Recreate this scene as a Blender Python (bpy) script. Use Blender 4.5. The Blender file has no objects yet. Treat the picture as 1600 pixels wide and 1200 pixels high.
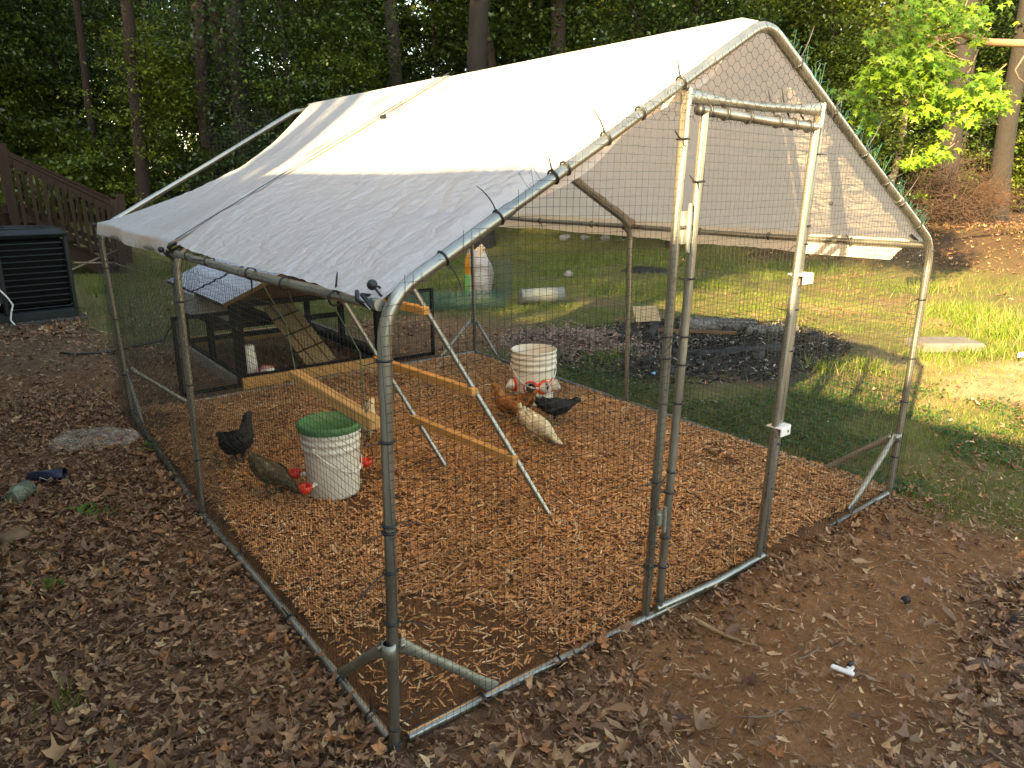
import bpy, math, random
import numpy as np
from mathutils import Vector, Matrix, noise
random.seed(7); RNG = np.random.default_rng(7)
PI = math.pi
SC = bpy.context.scene; COL = SC.collection
# ------------------------------------------------------------------ camera, light, exposure
cam = bpy.data.cameras.new('camera'); camo = bpy.data.objects.new('camera', cam); COL.objects.link(camo)
CAMP = (-0.8298, -1.6417, 1.6234)
camo.location = CAMP; camo.rotation_euler = (PI/2-0.2721, 0, -0.6523)
cam.sensor_width = 36; cam.lens = 1140.4/1600*36; cam.clip_start = 0.02; cam.clip_end = 500
SC.camera = camo
W = bpy.data.worlds.new('World'); SC.world = W; W.use_nodes = True
wn = W.node_tree; bg = wn.nodes['Background']
sky = wn.nodes.new('ShaderNodeTexSky'); sky.sky_type = 'NISHITA'; sky.sun_disc = False
SUN_EL = math.radians(21.8); SUN_AZ = math.atan2(-1.0, -0.4)     # from +Y towards +X
sky.sun_elevation = SUN_EL; sky.sun_rotation = SUN_AZ % (2*PI)
wn.links.new(sky.outputs[0], bg.inputs[0]); bg.inputs[1].default_value = 0.15
sl = bpy.data.lights.new('sun', 'SUN'); sl.energy = 4.8; sl.angle = math.radians(0.55); sl.color = (1.0, 0.84, 0.58)
so = bpy.data.objects.new('sun', sl); COL.objects.link(so)
sd = Vector((-math.cos(SUN_EL)*1/1.077, -math.cos(SUN_EL)*.4/1.077, math.sin(SUN_EL)))
so.rotation_euler = sd.to_track_quat('Z', 'Y').to_euler()
SC.view_settings.view_transform = 'Standard'; SC.view_settings.look = 'None'
SC.view_settings.exposure = 2.75; SC.view_settings.gamma = 1
SC.view_settings.use_curve_mapping = False
SC.view_settings.use_white_balance = True; SC.view_settings.white_balance_temperature = 9200; SC.view_settings.white_balance_tint = 8
SC.cycles.max_bounces = 8; SC.cycles.transparent_max_bounces = 8
SC.cycles.use_denoising = True

# ------------------------------------------------------------------ helpers
def newmat(name):
    m = bpy.data.materials.new(name); m.use_nodes = True
    nt = m.node_tree; return m, nt, nt.nodes['Principled BSDF'], nt.nodes['Material Output']
def nod(nt, t, **kw):
    n = nt.nodes.new(t)
    for k, v in kw.items():
        if k.startswith('i_'):
            key = k[2:]; key = int(key) if key.isdigit() else key
            n.inputs[key].default_value = v
        else: setattr(n, k, v)
    return n
def c4(c): return (c[0], c[1], c[2], 1)
def ramp(nt, fac, stops):
    r = nod(nt, 'ShaderNodeValToRGB'); nt.links.new(fac, r.inputs[0])
    e = r.color_ramp.elements
    while len(e) < len(stops): e.new(0.5)
    for i, (p, c) in enumerate(stops): e[i].position = p; e[i].color = c4(c)
    return r.outputs[0]
def mixc(nt, fac, a, b, mode='MIX'):
    n = nod(nt, 'ShaderNodeMix', data_type='RGBA', blend_type=mode)
    for s, v in ((n.inputs[0], fac), (n.inputs[6], a), (n.inputs[7], b)):
        if hasattr(v, 'is_linked') or hasattr(v, 'links'): nt.links.new(v, s)
        else: s.default_value = v if isinstance(v, (int, float)) else c4(v)
    return n.outputs[2]
def noise_t(nt, scale, detail=4, rough=.6, coord='Object', vec=None, stretch=None):
    if vec is None:
        tc = nod(nt, 'ShaderNodeTexCoord'); vec = tc.outputs[coord]
    if stretch:
        mp = nod(nt, 'ShaderNodeMapping'); mp.inputs['Scale'].default_value = stretch
        nt.links.new(vec, mp.inputs[0]); vec = mp.outputs[0]
    n = nod(nt, 'ShaderNodeTexNoise'); n.inputs['Scale'].default_value = scale
    n.inputs['Detail'].default_value = detail; n.inputs['Roughness'].default_value = rough
    nt.links.new(vec, n.inputs[0]); return n.outputs[0]
def bump(nt, b, h, strength=.4, dist=.01):
    n = nod(nt, 'ShaderNodeBump'); n.inputs['Strength'].default_value = strength
    n.inputs['Distance'].default_value = dist
    nt.links.new(h, n.inputs['Height']); nt.links.new(n.outputs[0], b.inputs['Normal'])
def simple(name, col, rough=.6, metal=0, var=.25, scale=12, detail=5, bmp=.2, bd=.003, stretch=None, spec=None, rvar=0):
    m, nt, b, o = newmat(name)
    f = noise_t(nt, scale, detail, .65, stretch=stretch)
    lo = tuple(c*(1-var) for c in col); hi = tuple(min(1, c*(1+var)) for c in col)
    nt.links.new(ramp(nt, f, [(.3, lo), (.7, hi)]), b.inputs['Base Color'])
    b.inputs['Roughness'].default_value = rough; b.inputs['Metallic'].default_value = metal
    if spec is not None: b.inputs['Specular IOR Level'].default_value = spec
    if rvar:
        mr = nod(nt, 'ShaderNodeMapRange'); mr.inputs[1].default_value = .3; mr.inputs[2].default_value = .7
        mr.inputs[3].default_value = rough-rvar; mr.inputs[4].default_value = rough+rvar
        nt.links.new(f, mr.inputs[0]); nt.links.new(mr.outputs[0], b.inputs['Roughness'])
    if bmp: bump(nt, b, f, bmp, bd)
    return m
def leafmat(name, trans=.4, rough=.55, attr=True, cols=None, spec=.3, grain=False):
    """thin leaf: colour from the point attribute, or from the object's random number"""
    m, nt, b, o = newmat(name)
    if attr:
        a = nod(nt, 'ShaderNodeAttribute', attribute_name='Col'); c = a.outputs[0]
        if cols:
            oi = nod(nt, 'ShaderNodeObjectInfo')
            c = mixc(nt, 1.0, c, ramp(nt, oi.outputs['Random'], cols), 'MULTIPLY')
    else:
        oi = nod(nt, 'ShaderNodeObjectInfo'); c = ramp(nt, oi.outputs['Random'], cols)
        f = noise_t(nt, 30, 3)
        c = mixc(nt, f, c, (.5, .5, .5), 'OVERLAY')
    if grain: c = mixc(nt, .7, c, ramp(nt, noise_t(nt, 55, 5, .75), [(.3, (.25, .25, .25)), (.7, (.75, .73, .7))]), 'OVERLAY')
    nt.links.new(c, b.inputs['Base Color']); b.inputs['Roughness'].default_value = rough
    b.inputs['Specular IOR Level'].default_value = spec
    if trans:
        t = nod(nt, 'ShaderNodeBsdfTranslucent'); nt.links.new(c, t.inputs[0])
        mx = nod(nt, 'ShaderNodeMixShader'); mx.inputs[0].default_value = trans
        nt.links.new(b.outputs[0], mx.inputs[1]); nt.links.new(t.outputs[0], mx.inputs[2])
        nt.links.new(mx.outputs[0], o.inputs[0])
    return m

class MB:
    def __init__(s): s.v = []; s.f = []; s.sm = []
    def add(s, vs, fs, smooth=False):
        o = len(s.v); s.v.extend([tuple(v) for v in vs]); s.f.extend([tuple(i+o for i in f) for f in fs]); s.sm.extend([smooth]*len(fs)); return s
    def box(s, c, d, rz=0, rot=None, bev=0):
        hx, hy, hz = d[0]/2, d[1]/2, d[2]/2
        R = rot if rot is not None else Matrix.Rotation(rz, 3, 'Z')
        if bev:
            b = min(bev, hx*.9, hy*.9, hz*.9); vs = []
            prof = [(hx-b, -hy), (hx, -hy+b), (hx, hy-b), (hx-b, hy), (-hx+b, hy), (-hx, hy-b), (-hx, -hy+b), (-hx+b, -hy)]
            pin = [(x*(1-b/hx), y*(1-b/hy)) for x, y in prof]
            for z, pp in ((-hz, pin), (-hz+b, prof), (hz-b, prof), (hz, pin)):
                for x, y in pp: vs.append(R @ Vector((x, y, z))+Vector(c))
            fs = [tuple(range(7, -1, -1)), tuple(range(24, 32))]
            for k in range(3):
                for i in range(8): j = (i+1) % 8; fs.append((k*8+i, k*8+j, k*8+8+j, k*8+8+i))
            return s.add(vs, fs)
        vs = [R @ Vector((x*hx, y*hy, z*hz))+Vector(c) for x in (-1, 1) for y in (-1, 1) for z in (-1, 1)]
        return s.add(vs, [(0, 1, 3, 2), (4, 6, 7, 5), (0, 4, 5, 1), (2, 3, 7, 6), (0, 2, 6, 4), (1, 5, 7, 3)])
    def tube(s, pts, r, n=12, cap=True, flat=None):
        """pts polyline; r number or list; flat=(w,h) scales per point"""
        P = [Vector(p) for p in pts]; N = len(P)
        rs = list(r) if isinstance(r, (list, tuple)) else [r]*N
        rs += [rs[-1]]*(N-len(rs))
        up = Vector((0, 0, 1)); T0 = (P[1]-P[0]).normalized()
        if abs(T0.dot(up)) > .95: up = Vector((1, 0, 0))
        X = T0.cross(up).normalized(); vs = []
        for i in range(N):
            T = (P[min(i+1, N-1)]-P[max(i-1, 0)]).normalized()
            X = (X-T*X.dot(T)).normalized(); Y = T.cross(X)
            a, b = (1, 1) if flat is None else flat[i]
            for k in range(n):
                t = 2*PI*k/n; vs.append(P[i]+X*math.cos(t)*rs[i]*a+Y*math.sin(t)*rs[i]*b)
        fs = [(i*n+k, i*n+(k+1) % n, (i+1)*n+(k+1) % n, (i+1)*n+k) for i in range(N-1) for k in range(n)]
        s.add(vs, fs, True)
        if cap:
            s.add(vs[:n], [tuple(reversed(range(n)))]); s.add(vs[-n:], [tuple(range(n))])
        return s
    def lathe(s, prof, c=(0, 0, 0), n=32, M=None):
        vs = []
        for r, z in prof:
            for k in range(n):
                t = 2*PI*k/n; v = Vector((r*math.cos(t), r*math.sin(t), z))
                if M is not None: v = M @ v
                vs.append(v+Vector(c))
        fs = [(i*n+k, i*n+(k+1) % n, (i+1)*n+(k+1) % n, (i+1)*n+k) for i in range(len(prof)-1) for k in range(n)]
        return s.add(vs, fs, True)
    def prism(s, poly, axis_o, ex, ey, ez, th):
        """polygon (2D) in ex,ey plane extruded th along ez"""
        n = len(poly); ex, ey, ez, o = Vector(ex), Vector(ey), Vector(ez), Vector(axis_o)
        vs = [o+ex*a+ey*b for a, b in poly]+[o+ex*a+ey*b+ez*th for a, b in poly]
        fs = [tuple(reversed(range(n))), tuple(range(n, 2*n))]+[(i, (i+1) % n, n+(i+1) % n, n+i) for i in range(n)]
        return s.add(vs, fs)
    def mesh(s, name):
        me = bpy.data.meshes.new(name); me.from_pydata(s.v, [], s.f)
        me.polygons.foreach_set('use_smooth', s.sm); me.update(); return me
def link(name, me, mat, parent=None, loc=None, rot=None, kind=None, label=None):
    if mat is not None and not me.materials: me.materials.append(mat)
    o = bpy.data.objects.new(name, me); COL.objects.link(o)
    if parent: o.parent = parent
    if loc is not None: o.location = loc
    if rot is not None: o.rotation_euler = rot
    if kind: o['kind'] = kind
    if label: o['label'] = label
    return o
def part(name, mb, mat, parent=None, **kw): return link(name, mb.mesh(name), mat, parent, **kw)
def thing(name, label, cat, loc=(0, 0, 0), rz=0, group=None):
    o = bpy.data.objects.new(name, None); COL.objects.link(o); o.location = loc; o.rotation_euler = (0, 0, rz)
    o['label'] = label; o['category'] = cat
    if group: o['group'] = group
    return o
def tag(o, label, cat, group=None):
    o['label'] = label; o['category'] = cat
    if group: o['group'] = group
    return o
def trimesh(name, V, F, col=None, smooth=False):
    me = bpy.data.meshes.new(name); V = np.ascontiguousarray(V, np.float32); F = np.ascontiguousarray(F, np.int32)
    me.vertices.add(len(V)); me.vertices.foreach_set('co', V.ravel())
    me.loops.add(F.size); me.loops.foreach_set('vertex_index', F.ravel())
    k = F.shape[1]; me.polygons.add(len(F)); me.polygons.foreach_set('loop_start', np.arange(0, F.size, k, dtype=np.int32))
    if smooth: me.polygons.foreach_set('use_smooth', np.ones(len(F), bool))
    if col is not None:
        a = me.color_attributes.new('Col', 'FLOAT_COLOR', 'POINT')
        c = np.ones((len(V), 4), np.float32); c[:, :3] = col; a.data.foreach_set('color', c.ravel())
    me.update(calc_edges=True); me.validate(); return me
def rotmats(yaw, tx, ty):
    """Rz(yaw) Rx(tx) Ry(ty)"""
    cz, sz, cx, sx, cy, sy = np.cos(yaw), np.sin(yaw), np.cos(tx), np.sin(tx), np.cos(ty), np.sin(ty)
    n = len(yaw); Z = np.zeros((n, 3, 3)); X = Z.copy(); Y = Z.copy()
    Z[:, 0, 0] = cz; Z[:, 0, 1] = -sz; Z[:, 1, 0] = sz; Z[:, 1, 1] = cz; Z[:, 2, 2] = 1
    X[:, 0, 0] = 1; X[:, 1, 1] = cx; X[:, 1, 2] = -sx; X[:, 2, 1] = sx; X[:, 2, 2] = cx
    Y[:, 0, 0] = cy; Y[:, 0, 2] = sy; Y[:, 1, 1] = 1; Y[:, 2, 0] = -sy; Y[:, 2, 2] = cy
    return Z @ X @ Y
def scatter(name, T, P, R, S, C, tid=None):
    """T list of (verts,tris); P (N,3) R (N,3,3) S (N,) or (N,3), C (N,3)"""
    P = np.asarray(P, float); N = len(P)
    if tid is None: tid = RNG.integers(0, len(T), N)
    S = np.asarray(S, float); S = S[:, None] if S.ndim == 1 else S
    Vs, Fs, Cs, o = [], [], [], 0
    for k, (tv, tf) in enumerate(T):
        ii = np.nonzero(tid == k)[0]
        if not len(ii): continue
        tv = np.asarray(tv, float); tf = np.asarray(tf)
        loc = tv[None]*S[ii][:, None, :]
        v = np.einsum('nij,nvj->nvi', R[ii], loc)+P[ii][:, None]
        Vs.append(v.reshape(-1, 3)); nv = len(tv)
        Fs.append((tf[None]+(np.arange(len(ii))*nv)[:, None, None]+o).reshape(-1, 3)); o += nv*len(ii)
        Cs.append(np.repeat(C[ii], nv, 0))
    return trimesh(name, np.concatenate(Vs), np.concatenate(Fs), np.concatenate(Cs))
def vnoise(x, y, s=1.0, seed=0, oct=3):
    """vectorised value noise 0..1"""
    x = np.asarray(x, float)*s; y = np.asarray(y, float)*s; out = 0; amp = 1; tot = 0
    for k in range(oct):
        xi = np.floor(x); yi = np.floor(y); fx = x-xi; fy = y-yi; fx = fx*fx*(3-2*fx); fy = fy*fy*(3-2*fy)
        def hsh(a, b):
            h = np.sin(a*127.1+b*311.7+seed*74.7+k*17.3)*43758.5453; return h-np.floor(h)
        v = (hsh(xi, yi)*(1-fx)+hsh(xi+1, yi)*fx)*(1-fy)+(hsh(xi, yi+1)*(1-fx)+hsh(xi+1, yi+1)*fx)*fy
        out = out+v*amp; tot += amp; amp *= .5; x = x*2.03+5; y = y*2.03+9
    return out/tot
def sstep(a, b, x): t = np.clip((x-a)/(b-a), 0, 1); return t*t*(3-2*t)

# ------------------------------------------------------------------ zones of the ground
def zones(x, y):
    x = np.asarray(x, float); y = np.asarray(y, float)
    wx = x+(vnoise(x, y, 1.3, 3)-.5)*.7; wy = y+(vnoise(x, y, 1.3, 4)-.5)*.7
    big = vnoise(x, y, .45, 5); med = vnoise(x, y, 1.6, 6, 4)
    run = sstep(-.06, .04, x)*sstep(3.1, 3.0, x)*sstep(-.06, .05, y)*sstep(4.1, 4.0, y)
    grass = sstep(2.75, 3.15, wx+wy*.12)*sstep(-1.35, -.7, wy-(wx-3)*.12+med*.6-.3)
    grass = np.maximum(grass, sstep(5.8, 7.2, wy+med)*sstep(-.3, .5, wx-.03*wy))
    pit = sstep(1.45, .9, np.hypot((wx-5.2)/1.3, (wy-2.95)/1.1))
    back = sstep(6.6, 5.6, wy+(wx-2)*-.15)*sstep(4.7, 3.7, wx)*sstep(4.0, 4.3, y)
    bare = sstep(.52, .68, med)*.75
    path = sstep(.9, .4, np.abs(wy-(.55+.35*(wx-5))))*sstep(4.5, 5.6, wx)*.0
    orange = .6*sstep(.55, .66, vnoise(x, y, .7, 11))*sstep(4.4, 5.2, x)*sstep(4.5, 3, y)*sstep(10, 8, x)
    tan = sstep(.75, .35, np.abs(wy-(1.0-(wx-5.0)*.42)))*sstep(4.3, 5.0, wx)*sstep(9.5, 7.5, wx)*(.45+.55*sstep(.4, .6, med))
    orange = np.maximum(orange, tan)
    grass = grass*(1-.95*pit)*(1-back)*(1-bare*(.7-.4*sstep(6, 8, y))*(.4+.6*sstep(4, 5, x)))*(1-.75*orange)
    litter = np.clip(1-grass*1.3, 0, 1)*(1-pit)*(1-run)
    dirt = sstep(1.0, .45, np.abs((wy+.30)/.62))*sstep(.25, .8, wx)*sstep(3.5, 2.8, wx)
    dirt = np.maximum(dirt, .5*sstep(.55, .7, vnoise(x, y, .9, 8)))
    litter = litter*(1-.93*dirt)
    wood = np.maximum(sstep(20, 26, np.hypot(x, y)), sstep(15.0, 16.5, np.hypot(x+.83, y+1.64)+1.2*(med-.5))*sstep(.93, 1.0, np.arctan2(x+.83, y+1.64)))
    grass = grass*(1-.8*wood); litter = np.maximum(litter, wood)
    return dict(wood=wood, run=run, grass=grass, pit=pit, litter=litter, dirt=dirt, med=med, orange=orange, back=back)
def height(x, y):
    x = np.asarray(x, float); y = np.asarray(y, float)
    h = (vnoise(x, y, 2.2, 21)-.5)*.03+(vnoise(x, y, 9, 22)-.5)*.014
    run = sstep(-.05, .05, x)*sstep(3.08, 2.98, x)*sstep(-.05, .05, y)*sstep(4.08, 3.98, y)
    h = h-.012
    h = h*(1-run)+run*(.012+(vnoise(x, y, 3, 23)-.5)*.035)
    bank = np.exp(-((y+.10)/.07)**2)*sstep(.35, .8, x)*sstep(3.1, 2.7, x)*sstep(.42, .6, vnoise(x, y, 2.6, 24))
    h = h+bank*.06+(vnoise(x, y, 14, 28)-.5)*.03*np.exp(-((y+.25)/.25)**2)*sstep(.3, .7, x)*sstep(3.2, 2.8, x)*(y < -.02)
    d = np.hypot((x-5.25)/1.2, (y-3.0)/.95); h = h+.07*np.exp(-((d-1.0)/.3)**2)*(.4+1.2*vnoise(x, y, 2.5, 25))*.6+(vnoise(x, y, 7, 26)-.5)*.08*sstep(1.5, 1, d)
    r = np.hypot(x-3, y-3); dc = np.hypot(x+.83, y+1.64)
    return h+sstep(18, 60, r)*(.6*vnoise(x, y, .06, 27))+.65*sstep(15.2, 19.5, dc)
def hz(x, y): return float(height(np.array([x]), np.array([y]))[0])

def axis(lo, hi, a, b, st):
    inner = np.arange(a, b, st); out = [b]; s = st
    while out[-1] < hi: s *= 1.25; out.append(out[-1]+min(s, 4))
    out2 = [a-st]; s = st
    while out2[-1] > lo: s *= 1.25; out2.append(out2[-1]-min(s, 4))
    return np.concatenate([out2[::-1], inner, out])
gx = axis(-90, 140, -2.0, 8.0, .045); gy = axis(-60, 150, -3.2, 8.0, .045)
GX, GY = np.meshgrid(gx, gy); gz = height(GX, GY)
V = np.stack([GX.ravel(), GY.ravel(), gz.ravel()], 1); nx, ny = len(gx), len(gy)
idx = np.arange(nx*ny).reshape(ny, nx)
F = np.stack([idx[:-1, :-1].ravel(), idx[:-1, 1:].ravel(), idx[1:, 1:].ravel(), idx[1:, :-1].ravel()], 1)
Z = zones(V[:, 0], V[:, 1])
n1 = vnoise(V[:, 0], V[:, 1], 5, 31, 4)[:, None]; n2 = vnoise(V[:, 0], V[:, 1], 22, 32, 3)[:, None]
soil = np.array([.14, .082, .05])*(1-n1)+np.array([.22, .13, .08])*n1
red = np.array([.20, .088, .036])*(1-n1)+np.array([.32, .155, .066])*n1
och = np.array([.36, .21, .11])*(1-n1)+np.array([.45, .29, .16])*n1
gre = np.array([.07, .085, .022])*(1-n1)+np.array([.13, .135, .04])*n1
ash = np.array([.010, .0095, .009])*(1-n1)+np.array([.06, .052, .046])*n1
mul = np.array([.13, .06, .028])*(1-n1)+np.array([.2, .10, .045])*n1
c = soil.copy()
for k, cc, w in (('dirt', red, .85), ('back', red, .6), ('grass', gre, .75), ('orange', och, .85), ('pit', ash, .97), ('run', mul, 1)):
    a = (Z[k]*w)[:, None]; c = c*(1-a)+cc*a
c = c*(.72+.56*n2)*(1-.55*Z['wood'][:, None])  # wood floor darkened: shade under the trees put into the soil colour
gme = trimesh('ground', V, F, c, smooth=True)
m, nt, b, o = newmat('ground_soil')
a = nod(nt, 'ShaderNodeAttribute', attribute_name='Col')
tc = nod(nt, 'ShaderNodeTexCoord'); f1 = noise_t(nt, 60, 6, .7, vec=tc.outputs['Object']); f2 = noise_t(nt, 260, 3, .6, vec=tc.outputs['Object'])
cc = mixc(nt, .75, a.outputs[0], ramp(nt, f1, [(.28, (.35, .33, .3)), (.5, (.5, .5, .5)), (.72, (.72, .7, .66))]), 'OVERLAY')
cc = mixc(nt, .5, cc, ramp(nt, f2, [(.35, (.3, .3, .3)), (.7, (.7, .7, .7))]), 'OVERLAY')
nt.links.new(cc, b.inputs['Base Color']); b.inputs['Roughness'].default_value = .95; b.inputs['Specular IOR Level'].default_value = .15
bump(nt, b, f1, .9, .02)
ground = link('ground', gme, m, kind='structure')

# ------------------------------------------------------------------ materials
M_GALV = simple('galvanised_steel', (.32, .315, .28), .32, .85, .18, 9, 4, .06, .001, stretch=(1, 1, .3), rvar=.10)
M_GALVD = simple('galvanised_dull', (.30, .295, .25), .5, .7, .25, 14, 5, .1, .001)
M_BLK = simple('black_plastic', (.012, .012, .013), .45, 0, .2)
M_WIRE = simple('pvc_wire', (.018, .022, .020), .45, 0, .2, bmp=0)
M_WIREG = simple('green_wire', (.03, .12, .08), .4, 0, .2, bmp=0)
M_WHITE = simple('white_plastic', (.72, .70, .66), .42, 0, .06, 5, 5, .05, rvar=.08)
M_BUCK = simple('bucket_plastic', (.70, .66, .58), .38, 0, .08, 4, 6, .04, .001, rvar=.08)
M_LID = simple('green_lid', (.045, .16, .065), .4, 0, .2, 9, 5, .08)
M_RED = simple('red_plastic', (.70, .045, .02), .35, 0, .1, bmp=.03)
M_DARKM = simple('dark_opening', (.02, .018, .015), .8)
def wood(name, col, var=.3, rough=.65, s=1.0):
    m, nt, b, o = newmat(name)
    f = noise_t(nt, 14*s, 6, .7, stretch=(1, 1, 1)); g = noise_t(nt, 5*s, 3, .6, stretch=(.6, 18, 18))
    cx = mixc(nt, g, tuple(k*(1-var) for k in col), tuple(min(1, k*(1+var)) for k in col))
    cx = mixc(nt, .35, cx, ramp(nt, f, [(.3, (.3, .3, .3)), (.7, (.7, .7, .7))]), 'OVERLAY')
    b.inputs['Specular IOR Level'].default_value = .2; nt.links.new(cx, b.inputs['Base Color']); b.inputs['Roughness'].default_value = rough; bump(nt, b, g, .35, .002); return m
M_PINE = wood('new_pine', (.55, .30, .11), .22)
M_PINE2 = wood('dull_pine', (.11, .065, .032), .25)
M_GREYW = wood('weathered_wood', (.26, .22, .17), .3, .8)
M_DECK = wood('stained_deck_wood', (.030, .014, .008), .3, .7)
M_BROWNW = wood('brown_wood', (.035, .019, .011), .25)
M_BLKW = simple('black_painted_wood', (.008, .008, .009), .7, 0, .3, 20, spec=.15)

# ------------------------------------------------------------------ chicken run frame
RW, RL, EH, RH = 3.0, 4.0, 1.323, 2.147
SL = math.hypot(1.5, RH-EH)
run = thing('chicken_run', 'walk-in chicken run of galvanised tubes and black wire mesh over a bed of wood chips', 'chicken run', (0, 0, 0))
# real corners: the frame stands a little out of true
base = {(0, 0): (-.016, .0), (3, 0): (2.958, .0), (0, 2): (-.03, 1.96), (3, 2): (3.06, 2.03), (0, 4): (.03, 3.98), (3, 4): (3.1, 4.1)}
eave = {(0, 0): (.018, .0, 1.329), (3, 0): (3.02, .0, 1.323), (0, 2): (.0, 2.0, 1.308), (3, 2): (2.99, 2.0, 1.323), (0, 4): (0, 4.0, 1.306), (3, 4): (3.01, 4.0, 1.332)}
apex = {0: (1.515, 0, 2.148), 2: (1.49, 2, 2.142), 4: (1.47, 4, 2.150)}
def rounded(p0, pc, p1, r=.10, n=7):
    p0, pc, p1 = Vector(p0), Vector(pc), Vector(p1)
    a = pc+(p0-pc).normalized()*r; b2 = pc+(p1-pc).normalized()*r; out = []
    for i in range(n+1):
        t = i/n; out.append(a*(1-t)**2+pc*2*t*(1-t)+b2*t*t)
    return [a.lerp(p0, .12)]+out+[b2.lerp(p1, .12)]
TR = .0165
for y in (0, 2, 4):
    for x in (0, 3):
        bx, by = base[(x, y)]; e = Vector(eave[(x, y)]); ap = Vector(apex[y]); bp = Vector((bx, by, -.03))
        d_r = (ap-e).normalized(); d_p = (bp-e).normalized()
        j1 = e+d_p*.20; j2 = e+d_r*.42
        part('post', MB().tube([bp, bp.lerp(j1, .5)+Vector((.003, 0, 0)), j1], TR), M_GALV, run)
        part('elbow_tube', MB().tube([j1+d_p*.05]+rounded(j1, e, j2, .11)+[j2+d_r*.04], TR+.0024), M_GALV, run)
        top = ap-d_r*.30
        part('rafter', MB().tube([j2, j2.lerp(top, .5)+Vector((0, 0, -.003)), top], TR), M_GALV, run)
    eL, eR, ap = Vector(eave[(0, y)]), Vector(eave[(3, y)]), Vector(apex[y])
    part('ridge_elbow', MB().tube([ap+(eL-ap).normalized()*.32]+rounded(eL, ap, eR, .09)+[ap+(eR-ap).normalized()*.32], TR+.0024), M_GALV, run)
for x in (0, 3):
    for y in (0, 2):
        a = Vector(eave[(x, y)]); b2 = Vector(eave[(x, y+2)]); a = a+Vector((0, .02, -.01)); b2 = b2+Vector((0, -.02, -.01))
        mid = a.lerp(b2, .5)+Vector((0, 0, -.008))
        part('eave_tube', MB().tube([a, mid, b2], TR), M_GALV, run)
        ba, bb = base[(x, y)], base[(x, y+2)]
        part('base_rail', MB().tube([(ba[0], ba[1]+.03, .012), ((ba[0]+bb[0])/2, (ba[1]+bb[1])/2, .02), (bb[0], bb[1]-.03, .014)], TR*.95), M_GALV, run)
part('ridge_tube', MB().tube([(1.515, .02, 2.13), (1.49, 2, 2.125), (1.47, 3.98, 2.13)], TR), M_GALV, run)
part('base_rail', MB().tube([(.03, 0, .012), (.55, -.005, .02), (1.05, -.01, .014)], TR*.95), M_GALV, run)
part('base_rail', MB().tube([(1.05, -.012, .012), (1.8, -.012, .018)], TR*.95), M_GALV, run)
part('base_rail', MB().tube([(1.8, 0, .0), (2.3, 0, -.02), (2.94, 0, .014)], TR*.95), M_GALV, run)
part('base_rail', MB().tube([(.05, 3.98, .014), (1.5, 4.03, .02), (3.08, 4.09, .012)], TR*.95), M_GALV, run)
# corner braces with flattened bolted ends
def brace(p0, p1, up=.006):
    p0, p1 = Vector(p0), Vector(p1); n = 9; pts = []; fl = []
    for i in range(n):
        t = i/(n-1); pts.append(p0.lerp(p1, t)+Vector((0, 0, up*math.sin(PI*t))))
        e = min(1, abs(t-.5)*2); e = max(0, (e-.62)/.38); fl.append((1-.62*e, 1+.55*e))
    part('corner_brace', MB().tube(pts, .0155, 12, flat=fl), M_GALVD, run)
def bolt(p, ax='Y', parent=run, r=.007):
    R = Matrix.Rotation(PI/2, 3, 'X') if ax == 'Y' else Matrix.Rotation(PI/2, 3, 'Y')
    part('bolt', MB().lathe([(0, -.008), (r, -.008), (r*1.1, 0), (r, .008), (0, .008)], p, 8, R), M_GALV, parent)
for (x, y) in ((0, 0), (3, 0), (0, 4), (3, 4)):
    bx, by = base[(x, y)]; sx = 1 if x == 0 else -1; sy = 1 if y == 0 else -1
    h = .33 if (x, y) != (0, 0) else .335
    part('pipe_clamp', MB().lathe([(TR+.001, -.022), (TR+.005, -.022), (TR+.005, .022), (TR+.001, .022)], (bx, by, h), 16), M_GALVD, run)
    brace((bx+sx*.028, by, h+.008), (bx+sx*.38, by+(.012 if y == 0 else -.0), .018)); bolt((bx+sx*.035, by-.012, h+.008))
    brace((bx, by+sy*.028, h-.01), (bx, by+sy*.38, .02)); bolt((bx-.012, by+sy*.036, h-.01), 'X')
# door opening: two posts up to the rafters and a flattened lintel
DL0, DL1 = Vector((1.060, -.004, 0)), Vector((1.126, 0, 1.905)); DR0, DR1 = Vector((1.800, -.004, 0)), Vector((1.906, 0, 1.905))
for p0, p1, s in ((DL0, DL1, -1), (DR0, DR1, 1)):
    top = p0.lerp(p1, .955)
    part('door_post', MB().tube([p0-Vector((0, 0, .02)), p0.lerp(p1, .45)+Vector((.006, 0, 0)), p0.lerp(p1, .80), p0.lerp(p1, .93), p1], [TR, TR, TR, TR*1.1, TR*1.1], flat=[(1, 1), (1, 1), (1, 1), (1.25, .5), (1.35, .4)]), M_GALV, run)
    bolt(p0.lerp(p1, .985)+Vector((0, -.012, 0)))
lp = [DL1.lerp(DR1, t)+Vector((0, -.006, -.02-.012*math.sin(PI*t))) for t in (0, .06, .14, .22, .5, .78, .86, .94, 1)]
part('lintel_tube', MB().tube(lp, .0165, 12, flat=[(.45, 1.5), (.45, 1.5), (.8, 1.25), (1, 1), (1, 1), (1, 1), (.8, 1.25), (.45, 1.5), (.45, 1.5)]), M_GALV, run)
door = part('door', MB().tube([(1.118, -.02, .045), (1.155, -.02, .9), (1.196, -.02, 1.845), ], TR*.95), M_GALV, run)
part('door_tube', MB().tube([(1.752, -.02, .045), (1.801, -.02, .9), (1.855, -.02, 1.812)], TR*.95), M_GALV, door)
part('door_tube', MB().tube([(1.196-.02, -.02, 1.842), (1.53, -.02, 1.826), (1.868, -.02, 1.816)], TR), M_GALV, door)
part('door_tube', MB().tube([(1.10, -.022, .045), (1.45, -.03, .035), (1.79, -.022, .04)], TR*.95), M_GALV, door)
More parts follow.
